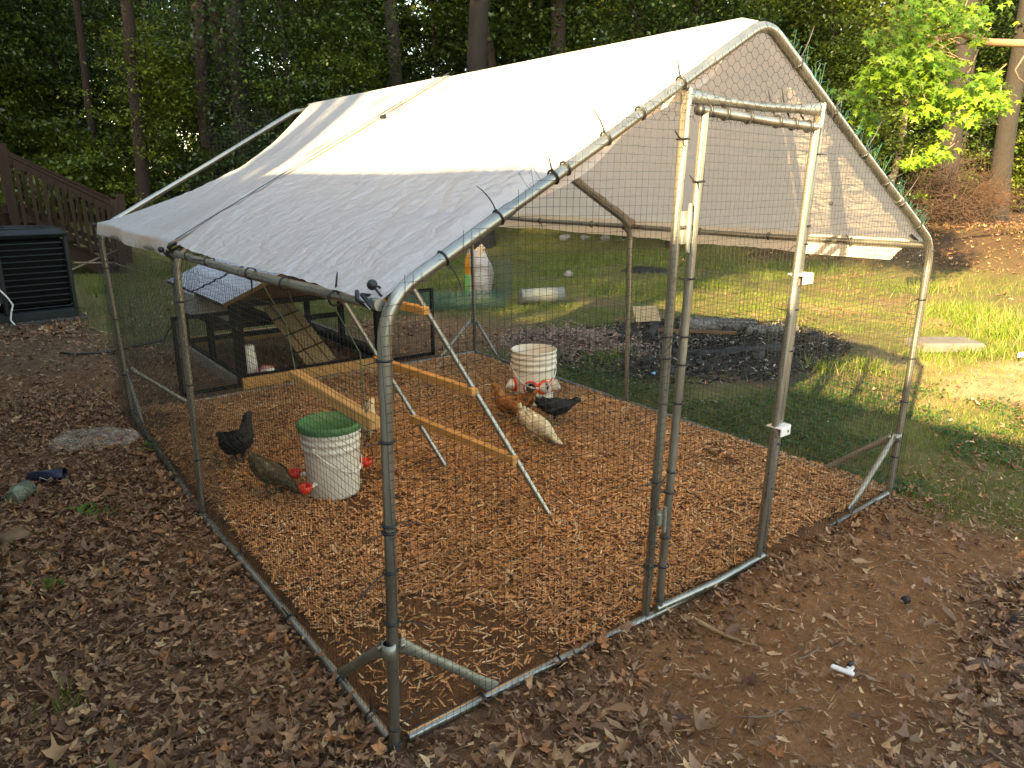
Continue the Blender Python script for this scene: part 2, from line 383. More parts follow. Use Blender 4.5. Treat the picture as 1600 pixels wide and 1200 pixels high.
part('end_cap', MB().lathe([(0, -.01), (TR*1.05, -.01), (TR*1.05, .004)], (1.172, -.02, 1.842), 14, Matrix.Rotation(PI/2, 3, 'Y')), M_BLK, door)
for z in (1.50, 1.44, .42):
    part('hinge', MB().box((1.095+z*.032, -.012, z), (.055, .03, .05), bev=.004).tube([(1.095+z*.032, -.03, z-.05), (1.095+z*.032, -.03, z+.05)], .008, 8), M_GALVD, door)
for z, x, mt in ((1.245, 1.868, M_WHITE), (.618, 1.822, M_WHITE)):
    lt = part('latch_plate', MB().box((x-.008, -.052, z), (.068, .006, .038), bev=.002).box((x+.032, -.02, z), (.006, .06, .045), bev=.002).box((x-.012, -.02, z+.019), (.08, .06, .005)), mt, run)
    part('latch_hole', MB().lathe([(0, 0), (.006, 0), (.006, .002)], (x+.005, -.0555, z), 10, Matrix.Rotation(PI/2, 3, 'X')), M_GALVD, lt)
    part('latch_bolt', MB().tube([(x-.055, -.045, z+.005), (x-.05, -.04, z-.02)], .004, 6), M_GALVD, lt)

# ---- wire mesh
def wires(name, parent, O, U, Vv, nu, nv, inside, wob=.004, r=.0009, mat=None, seed=0, step=.0254, stepv=None, bulge=0):
    """square mesh in the plane O+uU+vV, cut by inside(u,v); wires follow gentle bends"""
    O, U, Vv = np.array(O, float), np.array(U, float), np.array(Vv, float); Nn = np.cross(U, Vv)
    stepv = stepv or step; Vs, Fs = [], []; o = 0; tri = [(math.cos(t), math.sin(t)) for t in (0, 2.09, 4.19)]
    for dirn, cnt, other, st, st2 in ((0, nu, nv, step, stepv), (1, nv, nu, stepv, step)):
        for i in range(cnt+1):
            L = other*st2; seg = max(4, int(L/.10)); t = np.linspace(0, L, seg+1)
            a = i*st+wob*1.6*(vnoise(t*1.7, np.full_like(t, i*.31), 1, seed+dirn)-.5)*2
            uu, vv = (a, t) if dirn == 0 else (t, a)
            w = (vnoise(uu*1.5, vv*1.5, 1.5, seed+5)-.5)*wob*3+bulge*np.sin(uu/(nu*step)*PI)*np.sin(vv/(nv*stepv)*PI)
            uu = uu+(vnoise(uu, vv, 2.2, seed+8)-.5)*wob*4; vv = vv+(vnoise(uu, vv, 2.2, seed+9)-.5)*wob*5
            ok = inside(uu, vv); P = O+uu[:, None]*U+vv[:, None]*Vv+w[:, None]*Nn
            k = 0
            while k < seg:
                if not (ok[k] or ok[k+1]): k += 1; continue
                j = k
                while j < seg and (ok[j] or ok[j+1]): j += 1
                Q = P[k:j+1].copy()
                if not ok[k]: Q[0] = Q[0]*.35+Q[1]*.65
                if not ok[j]: Q[-1] = Q[-1]*.35+Q[-2]*.65
                A, B = (U, Nn) if dirn == 0 else (Vv, Nn)
                rr = r
                ring = np.stack([Q+A*ca*rr+B*sa*rr for ca, sa in tri], 1).reshape(-1, 3); m_ = len(Q)
                for s_ in range(m_-1):
                    for q in range(3):
                        p = o+s_*3+q; p2 = o+s_*3+(q+1) % 3; Fs += [(p, p2, p2+3), (p, p2+3, p+3)]
                Vs.append(ring); o += m_*3; k = j
    return link(name, trimesh(name, np.concatenate(Vs), np.array(Fs)), mat or M_WIRE, parent, kind='stuff')
def hexwires(name, parent, O, U, Vv, w, h, inside, cell=.030, r=.0009, mat=None, seed=0, wob=.006):
    """chicken wire"""
    O, U, Vv = np.array(O, float), np.array(U, float), np.array(Vv, float); Nn = np.cross(U, Vv)
    Vs, Fs = [], []; o = 0; dx = cell*2.1; dy = cell*.56
    def pt(u, v):
        q = (float(vnoise(np.array(u*3.), np.array(v*3.), 1, seed))-.5)*wob*3; return O+U*(u+q)+Vv*(v+q)+Nn*q*.6
    segs = []
    ny_ = int(h/(dy*2))+2; nx_ = int(w/dx)+2
    e_ = dx*.14
    for j in range(int(h/dy)+2):
        for i in range(nx_):
            u0 = i*dx+(j % 2)*dx/2; v0 = j*dy
            segs += [((u0-e_, v0), (u0+e_, v0)), ((u0+e_, v0), (u0+dx/2-e_, v0+dy)), ((u0-e_, v0), (u0-dx/2+e_, v0+dy))]
    for (a, b2) in segs:
        mu, mv = (a[0]+b2[0])/2, (a[1]+b2[1])/2
        if not bool(inside(np.array(mu), np.array(mv))): continue
        p, q = pt(*a), pt(*b2); d = q-p; d /= np.linalg.norm(d)+1e-9; s1 = np.cross(d, Nn)
        for c_ in (p, q):
            Vs += [c_+s1*r, c_-s1*r*.5+Nn*r*.87, c_-s1*r*.5-Nn*r*.87]
        for k in range(3): k2 = (k+1) % 3; Fs += [(o+k, o+k2, o+3+k2), (o+k, o+3+k2, o+3+k)]
        o += 6
    return link(name, trimesh(name, np.array(Vs), np.array(Fs)), mat or M_WIRE, parent, kind='stuff')
roofline = lambda x: EH+(RH-EH)*(1-np.abs(x-1.5)/1.5)
WR = .00075
wires('wire_mesh', run, (0, -.022, 0), (1, 0, 0), (0, 0, 1), 46, 78, lambda u, v: (u > -.01) & (u < 1.06+v*.035) & (v < roofline(u)+.012) & (v > 0), r=WR, seed=1)
wires('wire_mesh', run, (1.78, -.022, 0), (1, 0, 0), (0, 0, 1), 50, 78, lambda u, v: (u+1.78 < 3.03) & (u+1.78 > 1.80+v*.055) & (v < roofline(u+1.78)+.01) & (v > -.01), r=WR, seed=2, stepv=.0254)
wires('wire_mesh', door, (1.10, -.03, .03), (1, 0, 0), (0, 0, 1), 31, 71, lambda u, v: (u > .01+v*.042) & (u < .68+v*.05) & (v < 1.82), r=WR, seed=3)
hexwires('chicken_wire', run, (.9, -.024, 1.80), (1, 0, 0), (0, 0, 1), 1.2, .36, lambda u, v: (v+1.80 < roofline(u+.9)+.005) & (v > .0), seed=4)
wires('wire_mesh', run, (-.024, 0, 0), (0, 1, 0), (0, 0, 1), 80, 52, lambda u, v: (v < 1.262) & (u < 2.02), r=WR, seed=5, wob=.006)
wires('wire_mesh', run, (-.020, 1.98, 0), (0, 1, 0), (0, 0, 1), 80, 52, lambda u, v: (v < 1.262) & (u < 2.02), r=WR, seed=6, wob=.008)
hexwires('chicken_wire', run, (-.036, 0.1, .0), (0, 1, 0), (0, 0, 1), 3.9, 1.30, lambda u, v: (v < 1.24-.05*np.sin(u*3)) & (u > 1.4), seed=7, wob=.012, r=.0007)
wires('wire_mesh', run, (3.03, 0, .0), (0, 1, 0), (0, 0, 1), 160, 52, lambda u, v: v < 1.31, r=WR, seed=8, wob=.006, bulge=.03)
wires('wire_mesh', run, (0.02, 4.02, 0), (1, 0, 0), (0, 0, 1), 120, 84, lambda u, v: (v < np.where((u > .75) & (u < 1.28), roofline(u)+.20-.1*np.abs(u-1), roofline(u))), r=WR, seed=9, wob=.007)
Vs, Fs = [], []; o = 0
for k in range(150):       # loose cut ends standing off the front rafters
    right = k > 24; t = random.random(); e = Vector(eave[(3 if right else 0, 0)]); a_ = Vector(apex[0])
    p = e.lerp(a_, .08+.86*t if right else .3+.5*t)+Vector((0, -.005, .012)); n_ = Vector((.48, 0, .88)) if right else Vector((-.48, 0, .88))
    L = random.uniform(.015, .06)
    q = p+n_*L+Vector((random.gauss(0, .35), random.gauss(.1, .3), random.gauss(0, .35)))*L
    q2 = q+Vector((random.gauss(0, 1), random.gauss(0, .4), random.gauss(0, .6)))*.016
    mbb = MB().tube([p, q, q2], .0008, 3, cap=False)
    for v in mbb.v: Vs.append(v)
    for f in mbb.f: Fs += [(f[0]+o, f[1]+o, f[2]+o), (f[0]+o, f[2]+o, f[3]+o)]
    o += len(mbb.v)
link('loose_wire_ends', trimesh('loose_wire_ends', np.array(Vs), np.array(Fs)), M_WIREG, run, kind='stuff')
# ---- zip ties
def ziptie_mesh(L, bend, ang):
    mb = MB(); ring = [(math.cos(t)*(TR+.004), math.sin(t)*(TR+.004), 0) for t in np.linspace(0, 2*PI, 13)]
    mb.tube(ring, .0034, 5, cap=False); mb.box((TR+.005, 0, 0), (.007, .006, .006))
    pts = [(TR+.006+L*t, 0, bend*t*t) for t in np.linspace(0, 1, 6)]
    mb.tube(pts, [.0034, .0034, .0032, .003, .0026, .0014], 4, flat=[(1, .6)]*6)
    return mb.mesh('zip_tie')
ZT = [ziptie_mesh(l, b, 0) for l, b in ((.11, .02), (.09, -.03), (.14, .05), (.05, .0), (.12, -.06))]
def ztie(p, axis=(0, 0, 1), yaw=0, k=None, s=1):
    q = Vector(axis).to_track_quat('Z', 'Y') if abs(axis[2]) < .999 else Vector((0, 0, 1)).to_track_quat('Z', 'Y')
    M_ = q.to_matrix() @ Matrix.Rotation(yaw, 3, 'Z')
    ob = link('zip_tie', ZT[k if k is not None else random.randrange(5)], M_BLK, run, loc=p); ob.rotation_euler = M_.to_euler(); ob.scale = (s, s, s)
for z, yw, k in ((1.18, .3, 3), (.96, .0, 3), (.72, 3.0, 1), (.70, .2, 3), (.58, .25, 4), (.42, 2.6, 1), (.07, 3.3, 0), (.02, .1, 3)): ztie((-.01+z*.02, 0, z), yaw=yw, k=k)
for z in (1.08, .68, .3, .06): ztie((-.02+z*.01, 1.97, z), yaw=random.uniform(2.6, 3.6), k=0 if z > 1 else None)
for z in (1.05, .7, .3, .04): ztie((.02-z*.01, 3.98, z), yaw=random.uniform(2.4, 4), k=None)
for z in (1.29, 1.05, .75, .52, .22): ztie((2.96+z*.04, 0, z), yaw=random.uniform(-.5, .3), k=1)
for t_, yw, k in ((.92, .5, 0), (.58, 3, 3), (.54, .2, 3), (.30, .2, 0), (.12, .3, 3)): ztie(DL0.lerp(DL1, t_), yaw=yw, k=k)
for z, yw, k in ((1.62, .45, 0), (1.30, .4, 0), (1.10, .15, 4), (1.0, 0, 3), (.86, .1, 2), (.60, .3, 4), (.52, -.5, 0), (.34, -.3, 2), (.22, -.5, 0), (.08, -.4, 0)): ztie((1.118+z*.042, -.022, z), yaw=yw, k=k)
for z, yw, k in ((1.72, 3, 3), (1.45, .1, 3), (1.38, .05, 1), (1.12, .0, 0), (.95, .0, 0), (.55, .3, 0), (.35, -.3, 0), (.2, .1, 1), (.08, 0, 3)): ztie((1.80+z*.055, -.002, z), yaw=yw, k=k)
for x, k in ((1.21, 0), (1.30, 3), (1.43, 3), (1.60, 0), (1.70, 2), (1.80, 3)): ztie((x, -.02, 1.842-(x-1.19)*.04), axis=(1, 0, -.04), yaw=random.uniform(.6, 1.2), k=k)
def along(p, q, t): return Vector(p).lerp(Vector(q), t)
dL = (Vector(apex[0])-Vector(eave[(0, 0)])).normalized(); dR = (Vector(apex[0])-Vector(eave[(3, 0)])).normalized()
for t_, yw, k in ((.12, -2.2, 1), (.24, 1.7, 1), (.37, 1.8, 3), (.40, -.5, 3), (.505, 1.7, 1), (.60, 0, 3), (.72, 1.7, 3)): ztie(along(eave[(0, 0)], apex[0], t_), axis=dL, yaw=yw, k=k)
for t_, yw, k in ((.12, 1.4, 3), (.25, 1.2, 0), (.36, .5, 3), (.5, 1.3, 0), (.68, 1.2, 3), (.86, 1.4, 0)): ztie(along(eave[(3, 0)], apex[0], t_), axis=dR, yaw=yw, k=k)
for x, yy in ((0, .25), (0, .62), (0, .95), (0, 1.45), (0, 1.75), (3.0, .4), (3.0, .9), (3.0, 1.4), (3, 2.4), (3, 3)): ztie((x, yy, 1.31), axis=(0, 1, 0), yaw=random.uniform(0, 6), k=3)
for x in (.3, .62, 1.3, 1.62, 2.4): ztie((x, -.004, .018), axis=(1, 0, 0), yaw=random.uniform(0, 3), k=3)
for y in (.14, .35, .8, 1.4, 2.5, 3.2): ztie((-.02, y, .018), axis=(0, 1, 0), yaw=random.uniform(1, 3), k=3)
ztie((2.1, 2, 1.8), axis=(-.87, 0, .48), yaw=.8, k=2)

# ------------------------------------------------------------------ tarp
m, nt, b, o = newmat('tarp_cloth'); M_TARP = m
f1 = noise_t(nt, 3, 5, .6); f2 = noise_t(nt, 40, 4, .6)
cc = mixc(nt, .22, (.66, .66, .66), ramp(nt, f1, [(.35, (.30, .27, .24)), (.55, (.5, .5, .5))]), 'OVERLAY')
gb = nod(nt, 'ShaderNodeNewGeometry'); cc = mixc(nt, gb.outputs['Backfacing'], cc, (.76, .62, .50))  # tan underside: warm bounce and glow through the cloth put into the back-face colour
nt.links.new(cc, b.inputs['Base Color']); b.inputs['Roughness'].default_value = .34; b.inputs['Specular IOR Level'].default_value = .5
wv = nod(nt, 'ShaderNodeTexCoord'); fw = noise_t(nt, 6, 6, .62, vec=wv.outputs['Object'], stretch=(3.2, 1, 2)); 
def ridged(sc, st):
    n_ = noise_t(nt, sc, 3, .5, vec=wv.outputs['Object'], stretch=st); a1 = nod(nt, 'ShaderNodeMath', operation='SUBTRACT'); a1.inputs[1].default_value = .5; nt.links.new(n_, a1.inputs[0])
    a2 = nod(nt, 'ShaderNodeMath', operation='ABSOLUTE'); nt.links.new(a1.outputs[0], a2.inputs[0]); a3 = nod(nt, 'ShaderNodeMath', operation='POWER'); a3.inputs[1].default_value = .6; nt.links.new(a2.outputs[0], a3.inputs[0]); return a3.outputs[0]
ad = nod(nt, 'ShaderNodeMath', operation='ADD'); nt.links.new(ridged(2.6, (2.2, .8, 1)), ad.inputs[0]); nt.links.new(ridged(5.5, (.9, 1.6, 1)), ad.inputs[1])
ad2 = nod(nt, 'ShaderNodeMath', operation='ADD'); nt.links.new(ad.outputs[0], ad2.inputs[0]); nt.links.new(fw, ad2.inputs[1])
bump(nt, b, ad2.outputs[0], .62, .024)
tr = nod(nt, 'ShaderNodeBsdfTranslucent'); tr.inputs[0].default_value = (.90, .72, .56, 1)
mx = nod(nt, 'ShaderNodeMixShader'); mx.inputs[0].default_value = .36
nt.links.new(b.outputs[0], mx.inputs[1]); nt.links.new(tr.outputs[0], mx.inputs[2]); nt.links.new(mx.outputs[0], o.inputs[0])
tarp = thing('tarp', 'big white tarp sheeting lashed over the ridge of the chicken run', 'tarp', (0, 0, 0))
def tarp_panel(side, y0, y1, front, ns=100, nyy=150, flap=0, off=.022):
    V, F = [], []; nf = 8 if flap else 0; rows = ns+nf
    for i in range(rows+1):
        s = min(1, i/ns); fl = max(0, i-ns)/max(1, nf)
        for j in range(nyy+1):
            t = j/nyy; smax = 1.0
            ye = y1
            if not front and side < 0: ye = y1-.10-.46*math.sin(PI*min(1, s*.98+.02))**1.3
            elif not front: ye = y1-.06-.1*math.sin(PI*s)
            y = y0+(ye-y0)*t
            if front and side < 0: smax = 1.006-.005*math.sin(PI*2.5*t)**2-.003*noise.noise(Vector((t*9, 1, 0)))
            ss = s*smax
            x = 1.5+side*1.5*ss; z = RH-(RH-EH)*ss+off
            A = .018 if front else (.085 if side < 0 else .04)
            bay = math.sin(PI*t*(1.0 if front else .85)) if front else math.sin(PI*min(1, t*.62+.0))
            z -= A*bay*math.sin(PI*s)**.8
            if front: z -= off*.9*max(0, 1-t*nyy/5)
            a_ = x*.75+y*.66; b_ = -x*.66+y*.75
            rg1 = 1-abs(noise.noise(Vector((a_*1.3, b_*8, side*3))))*2; rg2 = 1-abs(noise.noise(Vector((a_*2.6+4, b_*17, 5))))*2; rg3 = 1-abs(noise.noise(Vector((x*7, y*2.2, 8))))*2
            pm = max(0, .25+noise.noise(Vector((x*1.3, y*1.3, 30)))); w = (rg1*.0035+rg2*.0040*s+rg3*.003)*pm*(.6+s)*1.5
            w += noise.noise(Vector((x*1.6, y*1.9, 9)))*.010
            if front and side < 0 and s > .9: z -= .012*(s-.9)/.1
            z += w*(.15+.85*min(1, s*6))*(.2+.8*min(1, t*8))
            if i > ns:
                d = flap*fl*(1-(0 if t > .05 else (1-t/.05)*.9))
                x += side*(.022+.012*math.sin(y*7)*fl); z -= d+.0
                if side > 0 and front: y += fl*.10*max(0, 1-t*6)
            elif flap and s > .96: x += side*.02*(s-.96)/.04
            V.append((x, y, z))
    for i in range(rows):
        for j in range(nyy):
            p = i*(nyy+1)+j; F.append((p, p+1, p+nyy+2, p+nyy+1) if side < 0 else (p, p+nyy+1, p+nyy+2, p+1))
    me = trimesh('tarp_panel', np.array(V), np.array(F), smooth=True)
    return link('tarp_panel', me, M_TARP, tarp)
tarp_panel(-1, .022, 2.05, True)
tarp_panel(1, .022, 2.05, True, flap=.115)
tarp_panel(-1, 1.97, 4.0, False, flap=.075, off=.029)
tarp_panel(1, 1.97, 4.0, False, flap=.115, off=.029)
# flap folded down inside the left front rafter
V, F = [], []; n = 60
for i in range(n+1):
    t = i/n; p = along((.30, .03, 1.49), (1.44, .03, 2.10), t); d = .050*math.sin(PI*t)**.5*(1+.12*math.sin(t*9))
    for k in range(5):
        q = k/4; V.append((p.x+q*d*.55, p.y+.01+.03*q*math.sin(t*14), p.z-q*d))
for i in range(n):
    for k in range(4): p = i*5+k; F.append((p, p+1, p+6, p+5))
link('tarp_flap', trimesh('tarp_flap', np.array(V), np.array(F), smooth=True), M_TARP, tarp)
M_HEM = simple('black_tarp_hem', (.03, .03, .03), .6)
# hem strips along the mid seam
for side in (-1,):
    V, F = [], []
    for i in range(61):
        s = i/60
        for q in (0, 1):
            x = 1.5+side*1.5*s; z = RH-(RH-EH)*s+.040
            V.append((x, 1.966+q*.016+.004*math.sin(s*30), z+q*.002))
    for i in range(60): p = i*2; F.append((p, p+1, p+3, p+2))
    link('tarp_hem', trimesh('tarp_hem', np.array(V), np.array(F), smooth=True), simple('hem_grey', (.03, .032, .036), .6), tarp)
def bungee(p, s=1, dr=(0, 0, 1)):
    mb = MB(); R_ = .014*s
    mb.lathe([(0, -R_)]+[(R_*math.cos(a_), R_*math.sin(a_)) for a_ in np.linspace(-1.4, 1.4, 8)]+[(0, R_)], p, 14)
    p = Vector(p)
    mb.tube([p, p+Vector((.02, -.01, -.03)), p+Vector((.05, 0, -.05)), p+Vector((.03, .02, -.01)), p], .0035, 6)
    part('ball_bungee', mb, M_BLK, tarp)
bungee((.012, .045, 1.368)); bungee((-.045, 2.06, 1.315)); bungee((-.03, 3.97, 1.34)); bungee((3.03, .05, 1.26)); bungee((2.98, 2.05, 1.30))
for p, s_ in (((.045, 1.97, 1.352), 1), ((2.99, .05, 1.335), -1)):
    mb = MB(); mb.prism([(0, 0), (.07, .02), (.05, .05), (.01, .035)], p, (s_*.86, 0, .48*1), (0, 1 if p[1] > 1 else .6, 0), (-.48*s_, 0, .86), .004)
    part('corner_patch', mb, M_HEM, tarp)
part('lashing', MB().tube([(0, .11, 1.345), (-.02, .07, 1.33), (.015, .04, 1.30), (.03, .08, 1.335), (-.015, .05, 1.345), (.0, .02, 1.31)], .006, 6), M_BLK, tarp)
part('lashing', MB().tube([(0, 1.95, 1.35), (-.03, 1.98, 1.33), (.015, 2.02, 1.28), (.03, 1.98, 1.335), (-.03, 2.03, 1.30), (.0, 2.0, 1.25)], .008, 6), M_BLK, tarp)
part('tarp_tie', MB().tube([(1.05, 1.93, 1.935), (1.06, 1.9, 1.94)], .01, 5), M_BLK, tarp)
part('grommet', MB().lathe([(.006, 0), (.011, 0), (.011, .003), (.006, .003), (.006, 0)], (2.67, .35, 1.515), 14, Matrix.Rotation(PI/3.2, 3, 'Y')), M_GALVD, tarp)
# ------------------------------------------------------------------ house whose wall the camera stands beside (casts the big shadow)
M_SID = simple('pale_siding', (.50, .46, .40), .7, 0, .08, 3)
M_SHG = simple('roof_shingle', (.09, .085, .08), .9, 0, .35, 18, bmp=.5)
M_TRIM = simple('white_trim', (.7, .69, .66), .5, 0, .04)
house = thing('house', 'single-storey house with pale lap siding beside the yard', 'house', (0, 0, 0))
mb = MB(); mb.box((-6.0, 1.5, 1.1), (9.0, 21, 2.24)); mb.prism([(-4.5, 0), (4.5, 0), (0, 1.95)], (-6, -8.99, 2.22), (1, 0, 0), (0, 0, 1), (0, 1, 0), 20.98)
part('wall', mb, M_SID, house)
mb = MB()
for k in range(14): mb.box((-1.488, 1.5, .10+k*.155), (.028, 20.96, .145), rot=Matrix.Rotation(.06, 3, 'Y'))
part('siding_board', mb, M_SID, house, kind='stuff')
for sgn in (1, -1):
    Rm = Matrix.Rotation(sgn*.4102, 3, 'Y')
    part('roof', MB().box((-6+sgn*2.48, 1.5, 3.37), (5.36, 22.0, .10), rot=Rm), M_SHG, house)
for yy in (-3.5, 5.5):
    wf = part('window', MB().box((-1.45, yy, 1.45), (.06, 1.1, 1.2)), M_TRIM, house)
    part('pane', MB().box((-1.41, yy, 1.45), (.02, .96, 1.06)), simple('window_glass', (.02, .025, .03), .08, 0, .1, bmp=0), wf)

# ------------------------------------------------------------------ air conditioner
ac = thing('air_conditioner', 'dark green-grey outdoor air conditioning unit with wire slats beside the fence', 'air conditioner', (-.16, 9.0, 0), .07)
M_AC = simple('ac_paint', (.014, .018, .018), .5, 0, .2, 8, spec=.3); M_ACD = simple('ac_coil', (.004, .0045, .0045), .7, 0, .4, 60, spec=.1)
part('base_pan', MB().box((0, 0, .07), (.92, .92, .14), bev=.03), M_AC, ac)
part('pad', MB().box((0, 0, .0), (1.05, 1.05, .05), bev=.01), simple('ac_pad', (.06, .055, .05), .9), ac)
part('coil', MB().box((.03, 0, .56), (.80, .80, .84), bev=.05), M_ACD, ac)
cap = part('top_cover', MB().box((0, 0, 1.02), (.94, .94, .10), bev=.045), M_AC, ac)
for r_ in (.12, .18, .24, .30, .36): part('fan_guard_ring', MB().tube([(r_*math.cos(t), r_*math.sin(t), 1.085) for t in np.linspace(0, 2*PI, 33)], .005, 5, cap=False), M_AC, cap)
part('fan_motor', MB().lathe([(0, 1.10), (.09, 1.10), (.10, 1.07)], (0, 0, 0), 16), M_AC, cap)
sl_ = []
for k in range(12):
    z = .17+k*.068; h = .435
    loop = [(-h*.62, -h-.02, z), (h-.08, -h-.02, z), (h-.01, -h+.02, z), (h+.02, -h+.09, z), (h+.02, h-.08, z), (h-.06, h+.02, z), (-h, h+.02, z), (-h, h, z)]
    part('slat', MB().tube(loop, .011, 6, flat=[(1, .7)]*8), M_AC, ac)
for x_, y_ in ((.43, -.43), (.43, .43), (-.43, .43), (-.27, -.455)): part('corner_post', MB().box((x_, y_, .55), (.05, .05, .86), bev=.012), M_AC, ac)
pn = part('control_panel', MB().box((-.385, -.42, .62), (.20, .12, .74), bev=.01), M_AC, ac)
M_LAB = simple('cream_label', (.38, .35, .26), .6, 0, .08)
for z, h_ in ((.86, .13), (.70, .10), (.30, .12)):
    part('label', MB().box((-.40, -.483, z), (.15, .004, h_), bev=.001), M_LAB, pn)
for z in (.90, .875, .85, .825, .72, .70, .68, .33, .30): part('label_print', MB().box((-.405, -.4865, z), (.11, .002, .006)), M_BLK, pn)
part('cable', MB().tube([(-.33, -.49, .52), (-.31, -.50, .42), (-.25, -.50, .33), (-.21, -.50, .24), (-.24, -.50, .15), (-.26, -.51, .07), (-.23, -.53, .01)], .010, 7), M_WHITE, ac)
part('pipe', MB().tube([(-.43, -.46, .5), (-.47, -.52, .44), (-.46, -.55, .30), (-.44, -.56, .02)], .014, 7), M_WHITE, ac)
lf = tag(link('dead_leaf_heap', MB().mesh('x'), None), 'x', 'leaf') if False else None

# ------------------------------------------------------------------ deck stairs with baluster railings
dk = thing('deck_stairs', 'brown wooden deck stairs with sloping picket railing running down at the wood edge', 'stairs', (0, 0, 0))
def railing(y, x0, z0, x1, z1, n, off):
    top0, top1 = Vector((x0, y, z0)), Vector((x1, y, z1)); ang = math.atan2(z1-z0, x1-x0)
    Rr = Matrix.Rotation(-ang, 3, 'Y'); mid = (top0+top1)/2; L = (top1-top0).length
    part('top_rail', MB().box(mid, (L, .12, .045), rot=Rr, bev=.005), M_DECK, dk)
    part('side_rail', MB().box(mid-Vector((0, .035, .09)), (L, .04, .10), rot=Rr), M_DECK, dk)
    part('bottom_rail', MB().box(mid-Vector((0, .0, .93)), (L, .04, .09), rot=Rr), M_DECK, dk)
    for i in range(n):
        t = (i+.5)/n; p = top0.lerp(top1, t)
        part('baluster', MB().box((p.x, y-.06, p.z-.56), (.052, .035, 1.02), rz=0), M_DECK, dk)
railing(13.2, .0, 2.14, 1.62, 1.20, 9, 0); railing(14.3, .15, 2.16, 1.9, 1.22, 9, 0)
for x_, y_, h_ in ((.14, 13.2, 2.20), (.18, 14.3, 2.2), (1.64, 13.22, 1.30), (1.95, 14.3, 1.38), (-1.0, 13.2, 2.3)):
    part('post', MB().box((x_, y_, h_/2), (.13, .13, h_), bev=.008), M_DECK if x_ < 1.5 else M_BROWNW, dk)
for yy in (13.28, 14.2):
    part('stringer', MB().prism([(-.05, 1.12), (1.65, .12), (1.65, -.1), (1.45, -.1), (-.05, .85)], (0, yy, 0), (1, 0, 0), (0, 0, 1), (0, 1, 0), .04), M_DECK, dk)
for k in range(6): part('tread', MB().box((.14+k*.28, 13.76, 1.08-k*.17), (.27, .92, .035)), M_DECK, dk)
for k in range(7): part('deck_board', MB().box((-.10-k*.145, 13.75, 1.24), (.14, 1.5, .035)), M_DECK, dk)
for k in range(8): part('baluster', MB().box((-.10-k*.13, 13.2, 1.72), (.052, .035, 1.0)), M_DECK, dk)
part('top_rail', MB().box((-.5, 13.2, 2.24), (1.2, .12, .045)), M_DECK, dk)

# ------------------------------------------------------------------ small hutch behind the run
hu = thing('rabbit_hutch', 'small black-framed hutch with grey scalloped roof and tan ramp behind the run', 'hutch', (0, 0, 0))
M_TAN = wood('tan_board', (.30, .22, .12), .15, .8); M_NEST = simple('grey_panel', (.30, .30, .27), .7, 0, .15, 6)
m, nt, b, o = newmat('scallop_roof'); M_SC = m
tc = nod(nt, 'ShaderNodeTexCoord'); f = noise_t(nt, 7, 4)
nt.links.new(ramp(nt, f, [(.3, (.30, .31, .35)), (.7, (.42, .43, .47))]), b.inputs['Base Color']); b.inputs['Roughness'].default_value = .5
hx0, hx1, hy0, hy1 = .87, 2.17, 4.20, 5.9
S3 = math.atan2(.30, .72)
def roofpanel(y0, y1):
    # overlapping scale rows in real relief
    V, F, C = [], [], []; L = .76; nu, nv = 64, int((y1-y0)/.0125)
    for i in range(nu+1):
        for j in range(nv+1):
            u = i/nu*L; v = j/nv*(y1-y0)
            row = int(u/.055); fu = u/.055-row; ph = (v/.075+.5*(row % 2)) % 1
            hgt = .014*fu*(.45+.55*math.sin(PI*ph))
            x = .79+(L-u)*math.cos(S3); z = .695+(L-u)*math.sin(S3)+hgt
            V.append((x, y0+v, z))
    for i in range(nu):
        for j in range(nv): p = i*(nv+1)+j; F.append((p, p+1, p+nv+2, p+nv+1))
    pb = part('roof_panel', MB().box((.79+L/2*math.cos(S3), (y0+y1)/2, .683+L/2*math.sin(S3)), (L, y1-y0, .016), rot=Matrix.Rotation(-S3, 3, 'Y')), M_BROWNW, hu)
    link('scale_sheet', trimesh('scale_sheet', np.array(V), np.array(F)), M_SC, pb, kind='stuff')
roofpanel(4.16, 4.98); roofpanel(5.04, 5.92)
part('roof_panel', MB().box((1.49+.38*math.cos(S3), 5.04, .985-.38*math.sin(S3)), (.76, 1.76, .016), rot=Matrix.Rotation(S3, 3, 'Y')), M_BROWNW, hu)
part('gable_board', MB().prism([(0, 0), (1.24, 0), (.62, .245)], (.88, 4.215, .70), (1, 0, 0), (0, 0, 1), (0, 1, 0), .02), M_BROWNW, hu)
part('barge_board', MB().box((.79+.38*math.cos(S3), 4.155, .688+.38*math.sin(S3)), (.76, .014, .03), rot=Matrix.Rotation(-S3, 3, 'Y')), M_PINE2, hu)
for x_ in (hx0+.03, hx1-.03):
    for y_ in (4.22, 5.02, 5.88): part('post', MB().box((x_, y_, .37), (.075 if y_ < 4.5 else .05, .05, .68)), M_BLKW, hu)
for z_, y_ in ((.675, 4.22), (.08, 4.22), (.66, 5.88), (.10, 5.88), (.36, 5.02)): part('rail', MB().box(((hx0+hx1)/2, y_, z_), (hx1-hx0-.08, .045, .045)), M_BLKW, hu)
for x_ in (hx0+.03, hx1-.03):
    for z_ in (.66, .08): part('rail', MB().box((x_, 5.05, z_), (.042, 1.6, .04)), M_BLKW, hu)
part('top_rail', MB().box((1.78, 5.3, .70), (.72, .05, .05)), M_PINE2, hu)
part('back_wall', MB().box((1.2, 5.86, .50), (.6, .02, .36)), M_BLKW, hu)
part('nest_box', MB().box((.83, 5.25, .585), (.13, .62, .20), bev=.008), M_NEST, hu)
part('nest_box', MB().box((.875, 4.62, .60), (.02, .50, .14), bev=.003), simple('beige_panel', (.33, .29, .20), .7), hu)
part('floor_board', MB().box((1.2, 5.4, .40), (.58, .85, .02)), M_BROWNW, hu)
